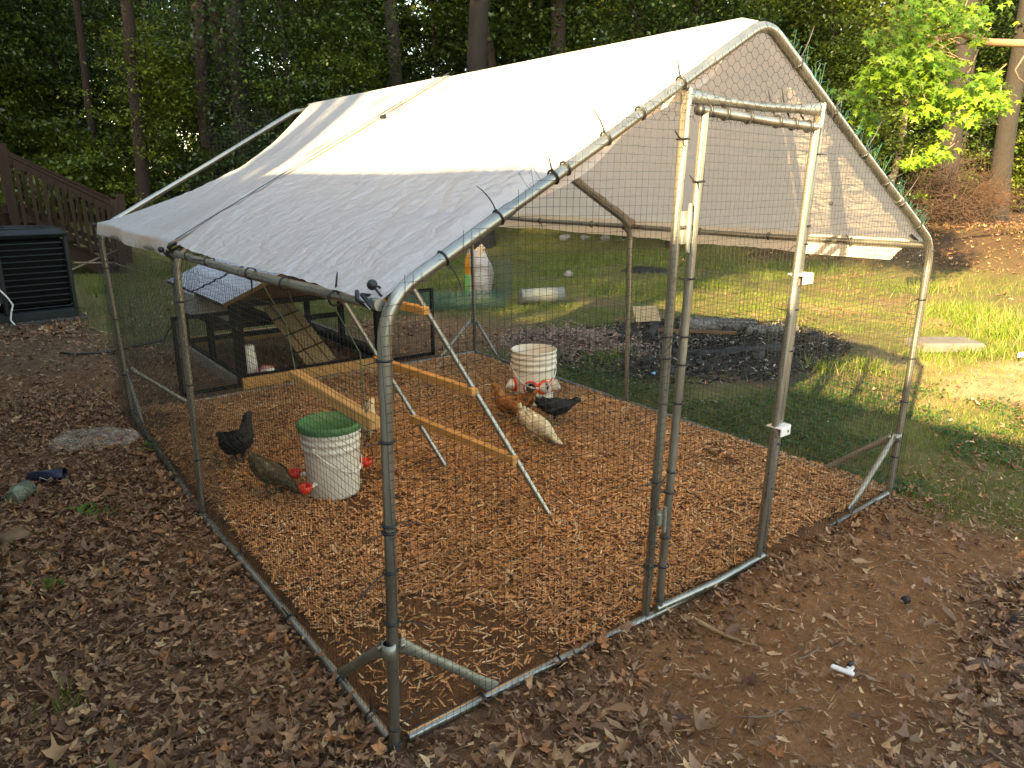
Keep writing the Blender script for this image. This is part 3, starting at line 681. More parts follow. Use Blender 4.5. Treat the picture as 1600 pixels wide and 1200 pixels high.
part('base_beam', MB().box((1.52, 4.14, .05), (1.30, .045, .095), bev=.003), M_PINE, hu)
part('base_beam', MB().box((1.54, 6.02, .06), (1.34, .045, .10), bev=.003), M_PINE, hu)
part('base_board', MB().box((.845, 5.05, .05), (.03, 1.75, .10)), M_GREYW, hu)
part('base_board', MB().box((2.20, 5.10, .07), (.03, 1.75, .14)), M_GREYW, hu)
def inc(p0, p1, w, th, name, mat, parent, nb=0, gx=True):
    p0, p1 = Vector(p0), Vector(p1); L = (p1-p0).length; d = (p1-p0).normalized(); side = Vector((.97, -.25, 0)).normalized(); side = (side-d*side.dot(d)).normalized(); n_ = d.cross(side)
    Rm = Matrix((side, d, n_)).transposed()
    r_ = part(name, MB().box((p0+p1)/2, (w, L, th), rot=Rm), mat, parent)
    if nb:
        for k in range(1, nb): part('cleat', MB().box(p0.lerp(p1, k/nb)+n_*(-th*.8 if n_.z < 0 else th*.8), (w, .012, .008), rot=Rm), M_BROWNW, r_)
        for q in (-.17, .17): part('cleat', MB().box((p0+p1)/2+side*w*q*1.4+n_*(-th*.7 if n_.z < 0 else th*.7), (.006, L*.98, .005), rot=Rm), M_BROWNW, r_)
inc((1.64, 4.34, .06), (1.48, 4.98, .56), .26, .015, 'ramp', M_TAN, hu, 4)
# two doors standing open
def frame_door(x0, x1, y, z0, z1, ang):
    d = part('door', MB().box((x0+(x1-x0)/2, y, z1), (x1-x0, .02, .03)).box((x0+(x1-x0)/2, y, z0), (x1-x0, .02, .03)).box((x0, y, (z0+z1)/2), (.03, .02, z1-z0+.03)).box((x1, y, (z0+z1)/2), (.03, .02, z1-z0+.03)), M_BLKW, hu)
    wires('door_mesh', d, (x0, y-.012, z0), (1, 0, 0), (0, 0, 1), int((x1-x0)/.0254), int((z1-z0)/.0254), lambda u, v: u < x1-x0, r=.0008, wob=.001, seed=int(x0*10))
frame_door(.42, .86, 4.16, .04, .63, 0); frame_door(2.16, 2.70, 4.22, .03, .64, 0)
for x_ in (hx0+.01, hx1+.0): wires('side_mesh', hu, (x_, 4.25, .08), (0, 1, 0), (0, 0, 1), 64, 22, lambda u, v: u > -1, r=.0008, wob=.001, seed=3)
part('hinge', MB().box((.87, 4.18, .5), (.03, .02, .04)), M_GALVD, hu)
# chick feeder and drinker in the hutch
fd = thing('poultry_feeder', 'tall white feeder tube on a red tray inside the hutch', 'feeder', (1.02, 4.42, 0.0), .1)
part('tube', MB().lathe([(0, .30), (.055, .30), (.06, .29), (.075, .06), (.07, .05)], (0, 0, 0), 20), M_WHITE, fd)
part('tray', MB().lathe([(0, .02), (.10, .02), (.115, .03), (.12, .075), (.11, .075), (.10, .04), (.0, .035)], (0, 0, 0), 24), M_RED, fd)
dr = thing('small_drinker', 'small white drinker cone standing right of the hutch post', 'drinker', (1.13, 4.28, 0.0), .1)
part('cone', MB().lathe([(0, .125), (.05, .125), (.053, .12), (.075, .012), (.0, .012)], (0, 0, 0), 20), M_WHITE, dr)
part('rim', MB().lathe([(.05, .124), (.054, .128), (.05, .131)], (0, 0, 0), 20), M_RED, dr)

# ------------------------------------------------------------------ roost ladder
ro = thing('roost_ladder', 'leaning roost ladder of two metal tubes with three pine perches', 'roost', (0, 0, 0))
la = thing; A0 = Vector((1.338, .869, .0)); A1 = Vector((.885, 1.370, 1.131)); B0 = Vector((1.272, 1.721, .0)); B1 = Vector((.882, 2.151, .973))
dA = (A1-A0).normalized(); dB = (B1-B0).normalized()
part('leg', MB().tube([A0-dA*.02, A1+dA*.16], .0135), M_GALV, ro)
part('leg', MB().tube([B0-dB*.02, B1+dB*.34], .0125), M_GALV, ro)
def bar(p, q, w, name, mat, parent, ex=.0):
    p, q = Vector(p), Vector(q); d = (q-p).normalized(); p = p-d*ex; q = q+d*ex; side = d.cross(Vector((0, 0, 1))).normalized(); up = side.cross(d)
    return part(name, MB().box((p+q)/2, (w, (q-p).length, w), rot=Matrix((side, d, up)).transposed(), bev=.003), mat, parent)
for z in (.30, .635, 1.02):
    p = A0+dA*(z/dA.z); q = B0+dB*(z/dB.z); n_ = Vector((-.02, 0, .012)); bar(p+n_, q+n_, .038, 'perch', M_PINE, ro, .02)
for z in (.30, .635, 1.02):
    for P0, dd in ((A0, dA), (B0, dB)): pp = P0+dd*(z/dd.z); part('screw', MB().lathe([(0, .003), (.006, .002), (.006, 0)], pp+Vector((.012, 0, .008)), 8), M_GALVD, ro)
# hanging perch
sw = thing('hanging_perch', 'pine batten perch hanging from cords near the left eave', 'perch', (0, 0, 0))
P, Q = Vector((.148, 1.02, .905)), Vector((.175, .40, .868)); bar(P, Q, .040, 'perch_bar', M_PINE, sw)
part('cord', MB().tube([(.152, 1.00, .90), (.14, 1.03, 1.1), (.05, 1.05, 1.30)], .0022, 5), simple('green_cord', (.10, .14, .08), .7), sw)
part('cord', MB().tube([(.172, .46, .87), (.15, .43, 1.1), (.03, .40, 1.32)], .0022, 5), simple('green_cord_b', (.10, .14, .08), .7), sw)
part('hook', MB().tube([(.05, 1.05, 1.30), (.04, 1.05, 1.275), (.06, 1.05, 1.26), (.07, 1.05, 1.285)], .004, 6), M_WHITE, sw)
part('hook', MB().tube([(.172, .46, .885), (.18, .45, .91), (.165, .44, .93), (.155, .45, .91)], .003, 6), M_GALVD, sw)

# ------------------------------------------------------------------ buckets
def bucket(loc, rz, lid, label, name):
    t = thing(name, label, 'bucket', loc, rz)
    pr = [(0, .004), (.126, .0), (.130, .006), (.1385, .225), (.1400, .245), (.1465, .248), (.1465, .262), (.1425, .266), (.1435, .287), (.150, .290), (.150, .302), (.1455, .306), (.146, .323), (.152, .326), (.152, .338), (.1465, .342), (.147, .360), (.1525, .362), (.1535, .370), (.150, .374)]
    inner = [(.144, .372), (.134, .21), (.124, .012), (0, .012)]
    part('body', MB().lathe(pr+inner, (0, 0, 0), 48), M_BUCK, t)
    # bail handle fixed at two ears
    hp = [(.148*math.cos(a_), -.148*math.sin(a_)*.98, .27-.135*math.sin(a_)) for a_ in np.linspace(.02, PI-.02, 19)]
    hd = part('handle', MB().tube(hp, .0035, 6), M_WHITE, t)
    part('handle_grip', MB().tube(hp[7:12], .008, 8), M_WHITE, hd)
    for sx in (-1, 1): part('ear', MB().lathe([(0, -.006), (.013, -.006), (.013, .006), (0, .006)], (sx*.151, 0, .27), 12, Matrix.Rotation(PI/2, 3, 'Y')), M_WHITE, t)
    return t
w1 = bucket((.605, 1.80, .025), .55, True, 'white bucket with green lid and red drinking cups on the wood chips', 'bucket_waterer')
w1.scale = (1.03, 1.03, 1.03)
part('lid', MB().lathe([(.150, .348), (.161, .350), (.163, .356), (.163, .378), (.160, .384), (.152, .385), (.146, .379), (.143, .372), (.02, .370), (0, .370)], (0, 0, 0), 56), M_LID, w1)
def cup(parent, ang, z, wr=0):
    R_ = Matrix.Rotation(ang, 3, 'Z'); d = R_ @ Vector((1, 0, 0))
    pf = part('cup_fitting', MB().tube([d*.128+Vector((0, 0, z)), d*.172+Vector((0, 0, z))], [.012, .010], 10), M_WHITE, parent)
    part('drinking_cup', MB().lathe([(0, -.022), (.018, -.020), (.030, .0), (.034, .022), (.031, .022), (.026, .0), (.014, -.014), (0, -.015)], d*.200+Vector((0, 0, z-.002)), 20).box(d*.176+Vector((0, 0, z+.008)), (.012, .03, .03), rot=R_), M_RED, parent)
for a_, z in ((-2.72-.55, .085), (.12-.55, .10), (.72-.55, .13), (1.9, .09)): cup(w1, a_, z)
M_PRT = simple('faint_print', (.22, .21, .19), .6)
for k, (z, a0, a1) in enumerate(((.185, -2.45, -2.35), (.178, -2.1, -1.95), (.17, -2.3, -1.85), (.155, -2.42, -2.36), (.19, -2.44, -2.38))):
    part('print_mark', MB().tube([((.1345+z*.018)*math.cos(a_), (.1345+z*.018)*math.sin(a_), z+.002*math.sin(a_*40)) for a_ in np.linspace(a0, a1, 8)], .0011, 4), M_PRT, w1)
w2 = bucket((2.49, 2.44, .02), -.45, False, 'open white bucket feeder with red-ringed round ports by the back fence', 'bucket_feeder')
w2.scale = (1.12, 1.12, 1.09)
def port(parent, ang, z, lk):
    R_ = Matrix.Rotation(ang, 3, 'Z'); d = R_ @ Vector((1, 0, 0)); s_ = Vector((-d.y, d.x, 0)); c_ = d*.132+Vector((0, 0, z))
    Mx = Matrix((s_, Vector((0, 0, 1)), d)).transposed()
    rg = part('port_ring', MB().lathe([(.034, -.004), (.050, -.004), (.050, .006), (.046, .010), (.034, .010)], c_, 28, Mx), M_RED, parent)
    e = (d*.8+Vector((0, 0, .35))+s_*lk).normalized()
    P_ = [c_-d*.01, c_+d*.012, c_+d*.022+e*.010, c_+d*.02+e*.026]
    part('elbow_pipe', MB().tube(P_, [.034, .035, .036, .038], 24, cap=False).tube(P_[::-1], [.033, .032, .031, .030], 24, cap=False), M_WHITE, parent)
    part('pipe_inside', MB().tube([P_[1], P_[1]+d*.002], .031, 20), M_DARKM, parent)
va = math.atan2(CAMP[1]-2.5, CAMP[0]-2.52)
for a_, lk in ((-.12, 0), (.52, .45), (1.15, .2), (-1.25, -.2)): port(w2, va+.45+a_, .135, lk)
part('sticker', MB().box((.136*math.cos(va+.45+.55), .136*math.sin(va+.45+.55), .185), (.003, .03, .025), rz=va+.45+.55), simple('yellow_sticker', (.62, .50, .05), .6), w2)

# ------------------------------------------------------------------ chickens
def feather_mat(name, stops, sc=28):
    m, nt, b, o = newmat(name); f = noise_t(nt, sc, 5, .7); oi = nod(nt, 'ShaderNodeAttribute', attribute_name='Col')
    cc = ramp(nt, f, stops); cc = mixc(nt, .8, cc, oi.outputs[0], 'MULTIPLY')
    nt.links.new(cc, b.inputs['Base Color']); b.inputs['Roughness'].default_value = .65; b.inputs['Specular IOR Level'].default_value = .3
    bump(nt, b, noise_t(nt, 90, 3), .4, .002); return m
F_BLK = feather_mat('black_feathers', [(.3, (.010, .010, .011)), (.7, (.022, .022, .022))])
F_BRN = feather_mat('brown_feathers', [(.35, (.045, .035, .02)), (.55, (.12, .09, .05)), (.7, (.34, .27, .16))], 45)
F_RED = feather_mat('russet_feathers', [(.34, (.05, .025, .012)), (.5, (.36, .14, .045)), (.7, (.48, .22, .08))], 38)
F_CRM = feather_mat('cream_feathers', [(.3, (.58, .46, .28)), (.7, (.78, .68, .48))], 16)
M_LEG = simple('yellow_leg', (.55, .30, .06), .5); M_LEGD = simple('slate_leg', (.06, .055, .045), .5)
M_COMB = simple('red_comb', (.22, .05, .035), .5); M_EYE = simple('eye', (.01, .008, .006), .1, bmp=0); M_BEAK = simple('beak', (.30, .20, .08), .4)
def chicken(label, loc, yaw, pose, fm, legm, scale=1.0, pitch=0):
    t = thing('chicken', label, 'chicken', loc, yaw, 'young chickens in the run'); t.scale = (scale,)*3
    if pose == 'up': sp = [((-.165, .215), .010, .016), ((-.13, .20), .022, .030), ((-.095, .175), .045, .045), ((-.05, .152), .062, .062), ((0, .143), .068, .068), ((.045, .150), .060, .066), ((.078, .180), .042, .048), ((.093, .215), .029, .032), ((.103, .242), .024, .025), ((.115, .262), .0225, .024), ((.132, .268), .018, .019), ((.145, .264), .009, .010)]
    elif pose == 'fwd': sp = [((-.165, .20), .010, .016), ((-.13, .185), .022, .030), ((-.095, .165), .045, .045), ((-.05, .150), .062, .060), ((0, .143), .067, .066), ((.05, .146), .056, .060), ((.09, .158), .038, .042), ((.12, .170), .026, .028), ((.145, .182), .022, .023), ((.162, .188), .022, .023), ((.178, .186), .017, .018), ((.19, .181), .008, .009)]
    else: sp = [((-.135, .245), .010, .020), ((-.115, .215), .026, .034), ((-.085, .185), .046, .050), ((-.045, .155), .064, .064), ((0, .132), .069, .068), ((.045, .112), .058, .058), ((.082, .088), .038, .038), ((.108, .062), .026, .026), ((.128, .042), .021, .021), ((.146, .032), .021, .020), ((.160, .025), .015, .015), ((.172, .018), .007, .007)]
    pts = [Vector((c_[0], 0, c_[1])) for c_, a_, b_ in sp]
    # smooth the spine
    P_, A_, B_ = [], [], []
    for i in range(len(sp)-1):
        for q in range(3):
            u = q/3; p0 = pts[max(0, i-1)]; p1 = pts[i]; p2 = pts[i+1]; p3 = pts[min(len(pts)-1, i+2)]
            P_.append(.5*((2*p1)+(p2-p0)*u+(2*p0-5*p1+4*p2-p3)*u*u+(3*p1-p0-3*p2+p3)*u**3))
            A_.append(sp[i][1]*(1-u)+sp[i+1][1]*u); B_.append(sp[i][2]*(1-u)+sp[i+1][2]*u)
    P_.append(pts[-1]); A_.append(sp[-1][1]); B_.append(sp[-1][2])
    V, F, rings = [], [], 20
    for i, p in enumerate(P_):
        T = (P_[min(i+1, len(P_)-1)]-P_[max(0, i-1)]).normalized(); Nn = Vector((-T.z, 0, T.x))
        for k in range(rings):
            a_ = 2*PI*k/rings; w_ = 1+.05*noise.noise(Vector((p.x*40, math.cos(a_)*3, math.sin(a_)*3+p.z*30)))
            V.append(p+Vector((0, 1, 0))*math.cos(a_)*A_[i]*w_+Nn*math.sin(a_)*B_[i]*w_)
    n_ = len(P_)
    for i in range(n_-1):
        for k in range(rings): F.append((i*rings+k, i*rings+(k+1) % rings, (i+1)*rings+(k+1) % rings, (i+1)*rings+k))
    mbb = MB(); mbb.add(V, F, True); mbb.add([P_[0]]+V[:rings], [(0, (k+1) % rings+1, k+1) for k in range(rings)]); mbb.add([P_[-1]]+V[-rings:], [(0, k+1, (k+1) % rings+1) for k in range(rings)])
    me = mbb.mesh('body'); a = me.color_attributes.new('Col', 'FLOAT_COLOR', 'POINT'); a.data.foreach_set('color', np.tile([.8, .8, .8, 1], len(me.vertices)).astype(np.float32))
    body = link('body', me, fm, t)
    # overlapping feathers
    ft = (np.array([(0, 0, 0), (-.4, .32, .06), (-1, .20, .10), (-1.25, 0, .10), (-1, -.20, .10), (-.4, -.32, .06), (-.6, 0, .14)]), np.array([(0, 1, 6), (1, 2, 6), (2, 3, 6), (3, 4, 6), (4, 5, 6), (5, 0, 6)]))
    pp, RR, SS, CC = [], [], [], []
    for q in range(620):
        i = random.randrange(2, n_-5); k = random.uniform(0, rings); a_ = 2*PI*k/rings
        T = (P_[i+1]-P_[i-1]).normalized(); Nn = Vector((-T.z, 0, T.x)); out = (Vector((0, 1, 0))*math.cos(a_)+Nn*math.sin(a_)).normalized()
        p = P_[i]+Vector((0, 1, 0))*math.cos(a_)*A_[i]*.99+Nn*math.sin(a_)*B_[i]*.99
        sd_ = T.cross(out)*-1; Mx = Matrix((T, out.cross(T), out)).transposed(); Mx = Mx @ Matrix.Rotation(random.gauss(0, .2), 3, 'Z') @ Matrix.Rotation(random.uniform(-.10, .14), 3, 'Y')
        pp.append(p); RR.append(np.array(Mx)); s_ = .030*min(1, A_[i]/.045+.2)*random.uniform(.7, 1.2); SS.append(s_); v_ = random.uniform(.40, 1.35); CC.append((v_, v_, v_))
    link('plumage', scatter('plumage', [ft], np.array([tuple(p) for p in pp]), np.array(RR), np.array(SS), np.array(CC)), fm, t, kind='stuff')
    rt = P_[4]; td = (P_[0]-P_[5]).normalized()
    for k in range(6):   # tail
        f_ = MB(); a_ = (k-2.5)*.20; L = .075
        d_ = (td+Vector((0, a_*.55, .35))).normalized(); s_ = d_.cross(Vector((0, 0, 1))).normalized(); u_ = s_.cross(d_)
        pr = [(0, .005), (.4, .013), (.8, .014), (1, .006)]
        vs = []
        for tt, w_ in pr:
            c_ = P_[3]+d_*L*tt+u_*.008*tt*tt; vs += [c_-u_*w_+s_*.001, c_+u_*w_+s_*.001, c_+u_*w_-s_*.001, c_-u_*w_-s_*.001]
        fs = [(i*4+q, i*4+(q+1) % 4, i*4+4+(q+1) % 4, i*4+4+q) for i in range(3) for q in range(4)]+[(12, 13, 14, 15)]
        f_.add(vs, fs, True); me = f_.mesh('tail_feather'); a = me.color_attributes.new('Col', 'FLOAT_COLOR', 'POINT'); a.data.foreach_set('color', np.tile([.8, .8, .8, 1], len(me.vertices)).astype(np.float32)); link('tail_feather', me, fm, t)
    bi = 13
    for sy in (-1, 1):   # wings
        c_ = P_[bi]; T = (P_[bi+3]-P_[bi-3]).normalized(); U_ = Vector((-T.z, 0, T.x)); vs = []; rows = [(.055, .012, .010), (.03, .032, .058), (-.01, .036, .064), (-.05, .026, .062), (-.085, .012, .048), (-.105, .003, .036)]
        for tt, hw, yy in rows:
            o_ = c_+T*tt+U_*.016; yy = yy if tt < .05 else .054
            for q in range(7):
                g = q/6*2-1; vs.append(o_+U_*hw*g+Vector((0, sy*(yy+.010*(1-g*g)), 0)))
        fs = [(i*7+q, i*7+q+1, i*7+8+q, i*7+7+q) for i in range(5) for q in range(6)]
        me = MB().add(vs, fs, True).mesh('wing'); a = me.color_attributes.new('Col', 'FLOAT_COLOR', 'POINT'); a.data.foreach_set('color', np.tile([.55, .55, .55, 1], len(me.vertices)).astype(np.float32)); link('wing', me, fm, t)
        lx = -.005 if pose != 'down' else -.02; st = .03*sy
        hp = Vector((lx, sy*.030, .10)); kn = Vector((lx-.012+st*.3, sy*.031, .055)); an = Vector((lx+.006+st*.6, sy*.033, .010))
        me = MB().tube([hp+Vector((0, 0, .02)), hp, kn], [.026, .018, .008], 10).mesh('thigh'); a = me.color_attributes.new('Col', 'FLOAT_COLOR', 'POINT'); a.data.foreach_set('color', np.tile([.7, .7, .7, 1], len(me.vertices)).astype(np.float32)); link('thigh', me, fm, t)
        lg = part('leg', MB().tube([kn+Vector((0, 0, .006)), kn.lerp(an, .5), an], [.006, .0048, .006], 8), legm, t)
        for ta, tl in ((0, .036), (.6, .030), (-.6, .030), (PI, .018)):
            d_ = Vector((math.cos(ta), math.sin(ta), 0)); part('toe', MB().tube([an, an+d_*tl*.5+Vector((0, 0, .002)), an+d_*tl+Vector((0, 0, -.008))], [.005, .004, .0022], 6), legm, lg)
    hd = P_[-4]; T = (P_[-1]-P_[-4]).normalized(); U_ = Vector((-T.z, 0, T.x))
    part('beak', MB().tube([P_[-1]-T*.006, P_[-1]+T*.008, P_[-1]+T*.018-U_*.004], [.0075, .005, .001], 8), M_BEAK, t)
    part('comb', MB().prism([(-.010, .0), (-.008, .005), (-.004, .003), (0, .006), (.004, .003), (.008, .005), (.010, 0)], hd+U_*.016-Vector((0, .0015, 0)), T, U_, (0, 1, 0), .003), M_COMB, t)
    for sy in (-1, 1):
        part('eye', MB().lathe([(0, -.0035), (.0035, 0), (0, .0035)], hd+T*.006+Vector((0, sy*.0195, 0))+U_*.004, 8), M_EYE, t)
        part('wattle', MB().lathe([(0, -.008), (.004, -.003), (.002, .004)], P_[-2]-U_*.014+Vector((0, sy*.004, 0)), 8), M_COMB, t)
    return t
rt_ = -.652   # world yaw of "right" in the picture
chicken('black chicken standing alone left of the green-lidded bucket', (.335, 2.50, .02), rt_+1.35, 'up', F_BLK, M_LEGD, 1.0)
chicken('speckled brown chicken drinking at the red cup of the green-lidded bucket', (.345, 1.97, .02), rt_-.1, 'down', F_BRN, M_LEGD, .84)
chicken('cream chicken mostly hidden behind the green-lidded bucket', (1.10, 2.40, .02), rt_+1.4, 'up', F_CRM, M_LEG, .9)
chicken('russet chicken with dark markings facing left before the open bucket', (2.04, 2.12, .02), rt_+PI-.35, 'up', F_RED, M_LEG, .98)
chicken('black chicken facing right in front of the open bucket', (2.28, 1.93, .02), rt_+.15, 'fwd', F_BLK, M_LEGD, .88)
chicken('cream chicken pecking at the wood chips between the two others', (1.94, 1.71, .02), rt_-.35, 'down', F_CRM, M_LEG, .90)

# ------------------------------------------------------------------ things about the yard
def ribbonbag():
    t = thing('feed_bag', 'upright white feed bag with orange and green sides in the grass', 'bag', (5.12, 6.95, 0), -.6)
    pal = {'o': simple('bag_orange', (.50, .19, .02), .45), 'g': simple('bag_green', (.10, .28, .07), .45), 'w': simple('bag_white', (.36, .31, .28), .45, 0, .2, 9)}
    def sheet(name, u0, u1, z0, z1, mat, off=0):
        V, F = [], []; nu, nz = 14, 22
        for i in range(nu+1):
            for j in range(nz+1):
                u = u0+(u1-u0)*i/nu; z = z0+(z1-z0)*j/nz; a_ = u*2*PI; q = 1-.35*max(0, z-.48)/.16
                rx = (.20+.015*math.sin(z*14+u*9))*q+off; ry = (.12+.012*math.sin(z*19+u*5))*q+off
                V.append((rx*math.cos(a_)+.02*math.sin(z*7), ry*math.sin(a_), z+.035*math.sin(a_*3+1)*max(0, (z-.45)/.2)))
        for i in range(nu):
            for j in range(nz): p = i*(nz+1)+j; F.append((p, p+nz+1, p+nz+2, p+1))
        link(name, trimesh(name, np.array(V), np.array(F), smooth=True), mat, t)
    sheet('bag_body', .0, 1.0, 0, .66, pal['w']); sheet('printed_band', .45, .66, .34, .63, pal['o'], .004); sheet('printed_band', .45, .64, .02, .34, pal['g'], .004)
    for k in range(5): sheet('printed_stripe', .70, .92, .05+k*.055, .075+k*.055, simple('bag_stripe%d' % k, (.30, .26, .24), .5), .004)
    part('knotted_top', MB().tube([(0, 0, .60), (.03, 0, .67), (.07, .01, .72), (.10, 0, .69)], [.10, .06, .045, .02], 10), simple('bag_top', (.60, .36, .20), .5, 0, .3, 12), t)
ribbonbag()
def wire_roll(name, label, loc, rz, R, L, mat, upright, turns=6):
    t = thing(name, label, 'wire roll', loc, rz)
    for q in range(turns):
        r_ = R*(1-.13*q); Vs, Fs, o = [], [], 0; nn = int(2*PI*r_/.03)
        segs = []
        nl = int(L/.035)
        for i in range(nn):
            a_ = 2*PI*i/nn; a2 = 2*PI*(i+.5)/nn
            for j in range(nl):
                z0 = j*.035; z1 = z0+.0175
                segs.append(((a_, z0), (a2, z1))); segs.append(((a2, z1), (a_+2*PI/nn*(0 if j % 2 else 1), z0+.035)))
        for (a_, z_), (c_, w_) in segs:
            f = lambda a_, z_: np.array((r_*math.cos(a_), r_*math.sin(a_)*.85, z_)) if upright else np.array((z_-L/2, r_*math.cos(a_), R*.85+r_*math.sin(a_)*.85))
            p, q_ = f(a_, z_), f(c_, w_); Vs += [p+(.0012, 0, 0), p+(0, .0012, .001), p-(.001, 0, .001), q_+(.0012, 0, 0), q_+(0, .0012, .001), q_-(.001, 0, .001)]
            for k in range(3): k2 = (k+1) % 3; Fs += [(o+k, o+k2, o+3+k2), (o+k, o+3+k2, o+3+k)]
            o += 6
        link('wire_turn', trimesh('wire_turn', np.array(Vs), np.array(Fs)), mat, t, kind='stuff')
    return t
wire_roll('wire_roll', 'green chicken wire roll lying in the grass below the feed bag', (4.30, 6.28, 0), -.45, .14, 1.35, M_WIREG, False, 5)
wire_roll('wire_roll', 'dark wire roll standing upright against the feed bag', (5.36, 6.72, 0), 0, .17, .55, simple('dark_mesh', (.05, .07, .05), .5), True, 3)
wr = wire_roll('wire_roll', 'pale mesh roll lying in the grass right of the feed bag', (5.55, 6.02, 0), -.45, .11, .62, simple('white_mesh', (.25, .25, .23), .5), False, 4)
part('wrapped_sheet', MB().tube([(-.30, 0, .10), (.30, 0, .11)], .105, 20), simple('pale_sheet', (.15, .16, .14), .6, 0, .15, 8), wr)
# dark hose
tag(part('hose', MB().tube([(-.12, 6.42, .03), (-.02, 6.30, .02), (.25, 6.22, .02), (.5, 6.30, .03), (.80, 6.42, .03), (.95, 6.9, .05), (1.3, 7.5, .04), (1.9, 7.9, .05), (2.6, 8.1, .03)], .013, 8), simple('black_hose', (.02, .022, .02), .4)), 'thin black hose lying on the leaves behind the run', 'hose')
# plastic bag (clear film)
m, nt, b, o = newmat('clear_film'); b.inputs['Base Color'].default_value = (.62, .56, .48, 1); b.inputs['Roughness'].default_value = .12
tr = nod(nt, 'ShaderNodeBsdfTransparent'); mx = nod(nt, 'ShaderNodeMixShader'); f = noise_t(nt, 9, 5, .7)
nt.links.new(ramp(nt, f, [(.35, (.07, .07, .07)), (.68, (.36, .36, .36))]), mx.inputs[0])
nt.links.new(tr.outputs[0], mx.inputs[1]); nt.links.new(b.outputs[0], mx.inputs[2]); nt.links.new(mx.outputs[0], o.inputs[0])
V, F = [], []; nu, nv = 60, 36
q0, q1, q2, q3 = Vector((-.50, 3.20, 0)), Vector((-.09, 3.32, 0)), Vector((-.02, 3.62, 0)), Vector((-.50, 3.72, 0))
for i in range(nu+1):
    for j in range(nv+1):
        u, v = i/nu, j/nv; aa = 2*u-1; bb = 2*v-1; p = Vector((-.29, 3.42, 0))+Vector((.795, -.607, 0))*(aa*math.sqrt(1-bb*bb*.45)*.27)+Vector((.55, .83, 0))*(bb*math.sqrt(1-aa*aa*.48)*.19)
        e_ = min(u, 1-u, v, 1-v); p = p+Vector((noise.noise(Vector((u*4, v*4, 1)))*.06, noise.noise(Vector((u*4, v*4, 7)))*.05, 0))
        z = .02+.045*sstep(0, .3, e_)+.034*noise.noise(Vector((u*3.5+v*2, v*4, 2)))+.008*noise.noise(Vector((u*12-v*9, v*12, 3)))
        V.append((p.x, p.y, max(.02, z+.03)+float(height(p.x, p.y))))
for i in range(nu):
    for j in range(nv): p = i*(nv+1)+j; F.append((p, p+nv+1, p+nv+2, p+1))
tag(link('plastic_bag', trimesh('plastic_bag', np.array(V), np.array(F), smooth=True), m), 'crumpled clear plastic bag lying on the leaf litter', 'bag')
# tumbler and jar
tm = thing('tumbler', 'navy blue tumbler lying on its side on the leaves', 'cup', (-.60, 2.90, .045), -.40)
Rx = Matrix.Rotation(PI/2, 3, 'Y')
M_NAVY = simple('navy_steel', (.006, .008, .03), .3, .3, .3, 6)
part('body', MB().lathe([(0, -.09), (.030, -.09), (.034, -.085), (.043, .09), (.041, .092), (.039, .088), (.031, -.08), (0, -.08)], (0, 0, 0), 28, Rx), M_NAVY, tm)
part('inside', MB().lathe([(0, -.07), (.032, -.07), (.0385, .080)], (0, 0, 0), 24, Rx), simple('steel_inside', (.03, .03, .035), .4, .5), tm)
part('logo', MB().tube([(-.02, -.036, .012), (.0, -.0385, .004), (.015, -.039, -.006), (.03, -.0405, .003), (.04, -.041, .010)], .0014, 4), M_WHITE, tm)
jr = thing('glass_jar', 'greenish glass jar lying beside the navy tumbler', 'jar', (-.735, 2.72, .05), .95)
mg, nt, b, o = newmat('jar_glass'); b.inputs['Base Color'].default_value = (.72, .85, .72, 1); b.inputs['Roughness'].default_value = .06; b.inputs['Transmission Weight'].default_value = .9; b.inputs['IOR'].default_value = 1.35
part('body', MB().lathe([(0, -.075), (.040, -.075), (.046, -.066), (.046, .03), (.036, .055), (.034, .078), (.031, .078), (.033, .052), (.043, .028), (.043, -.064), (0, -.070)], (0, 0, 0), 28, Rx.copy() @ Matrix.Rotation(PI, 3, 'Y')), mg, jr)
part('neck_ring', MB().lathe([(.036, .06), (.039, .063), (.036, .067)], (0, 0, 0), 24, Rx @ Matrix.Rotation(PI, 3, 'Y')), mg, jr)
# white clip, stones, slab
cl = thing('plastic_clip', 'small white plastic tube clip dropped on the bare dirt', 'clip', (1.36, -.63, .012), .25)
part('bar', MB().box((0, .0, .004), (.022, .075, .010), bev=.003), M_WHITE, cl); part('arm', MB().box((.024, -.018, .004), (.036, .022, .012), bev=.003), M_WHITE, cl)
part('socket', MB().tube([(.026, -.012, .012), (.050, -.016, .012)], .008, 10), M_BLK, cl)
def rock(name, label, loc, sz, mat, seed, cat='rock', grp=None, n=3):
    import bmesh
    bm = bmesh.new(); bmesh.ops.create_icosphere(bm, subdivisions=n, radius=1)
    for v in bm.verts:
        d = 1+.22*noise.noise(v.co*1.3+Vector((seed, 0, 0)))+.10*noise.noise(v.co*4+Vector((0, seed, 0))); v.co = Vector((v.co.x*sz[0]*d, v.co.y*sz[1]*d, v.co.z*sz[2]*d))
    me = bpy.data.meshes.new(name); bm.to_mesh(me); bm.free(); me.polygons.foreach_set('use_smooth', [n > 2]*len(me.polygons))
    return tag(link(name, me, mat, loc=loc), label, cat, grp) if label else me
M_ROCK = simple('brown_rock', (.17, .11, .06), .85, 0, .3, 14, bmp=.6, bd=.01); M_CHAR = simple('charcoal', (.007, .0065, .0065), .75, 0, .6, 30, bmp=1, bd=.01); M_PALE = simple('pale_stone', (.20, .19, .175), .8, 0, .25, 10, bmp=.5, bd=.01)
rock('rock', 'brown rounded rock at the left edge among dead leaves', (-.80, 2.22, .02), (.07, .05, .035), M_ROCK, 3)
rock('charcoal_piece', 'small black charcoal lump on the dirt right of the door', (1.98, -.55, .012), (.020, .017, .014), M_CHAR, 5, 'charcoal')
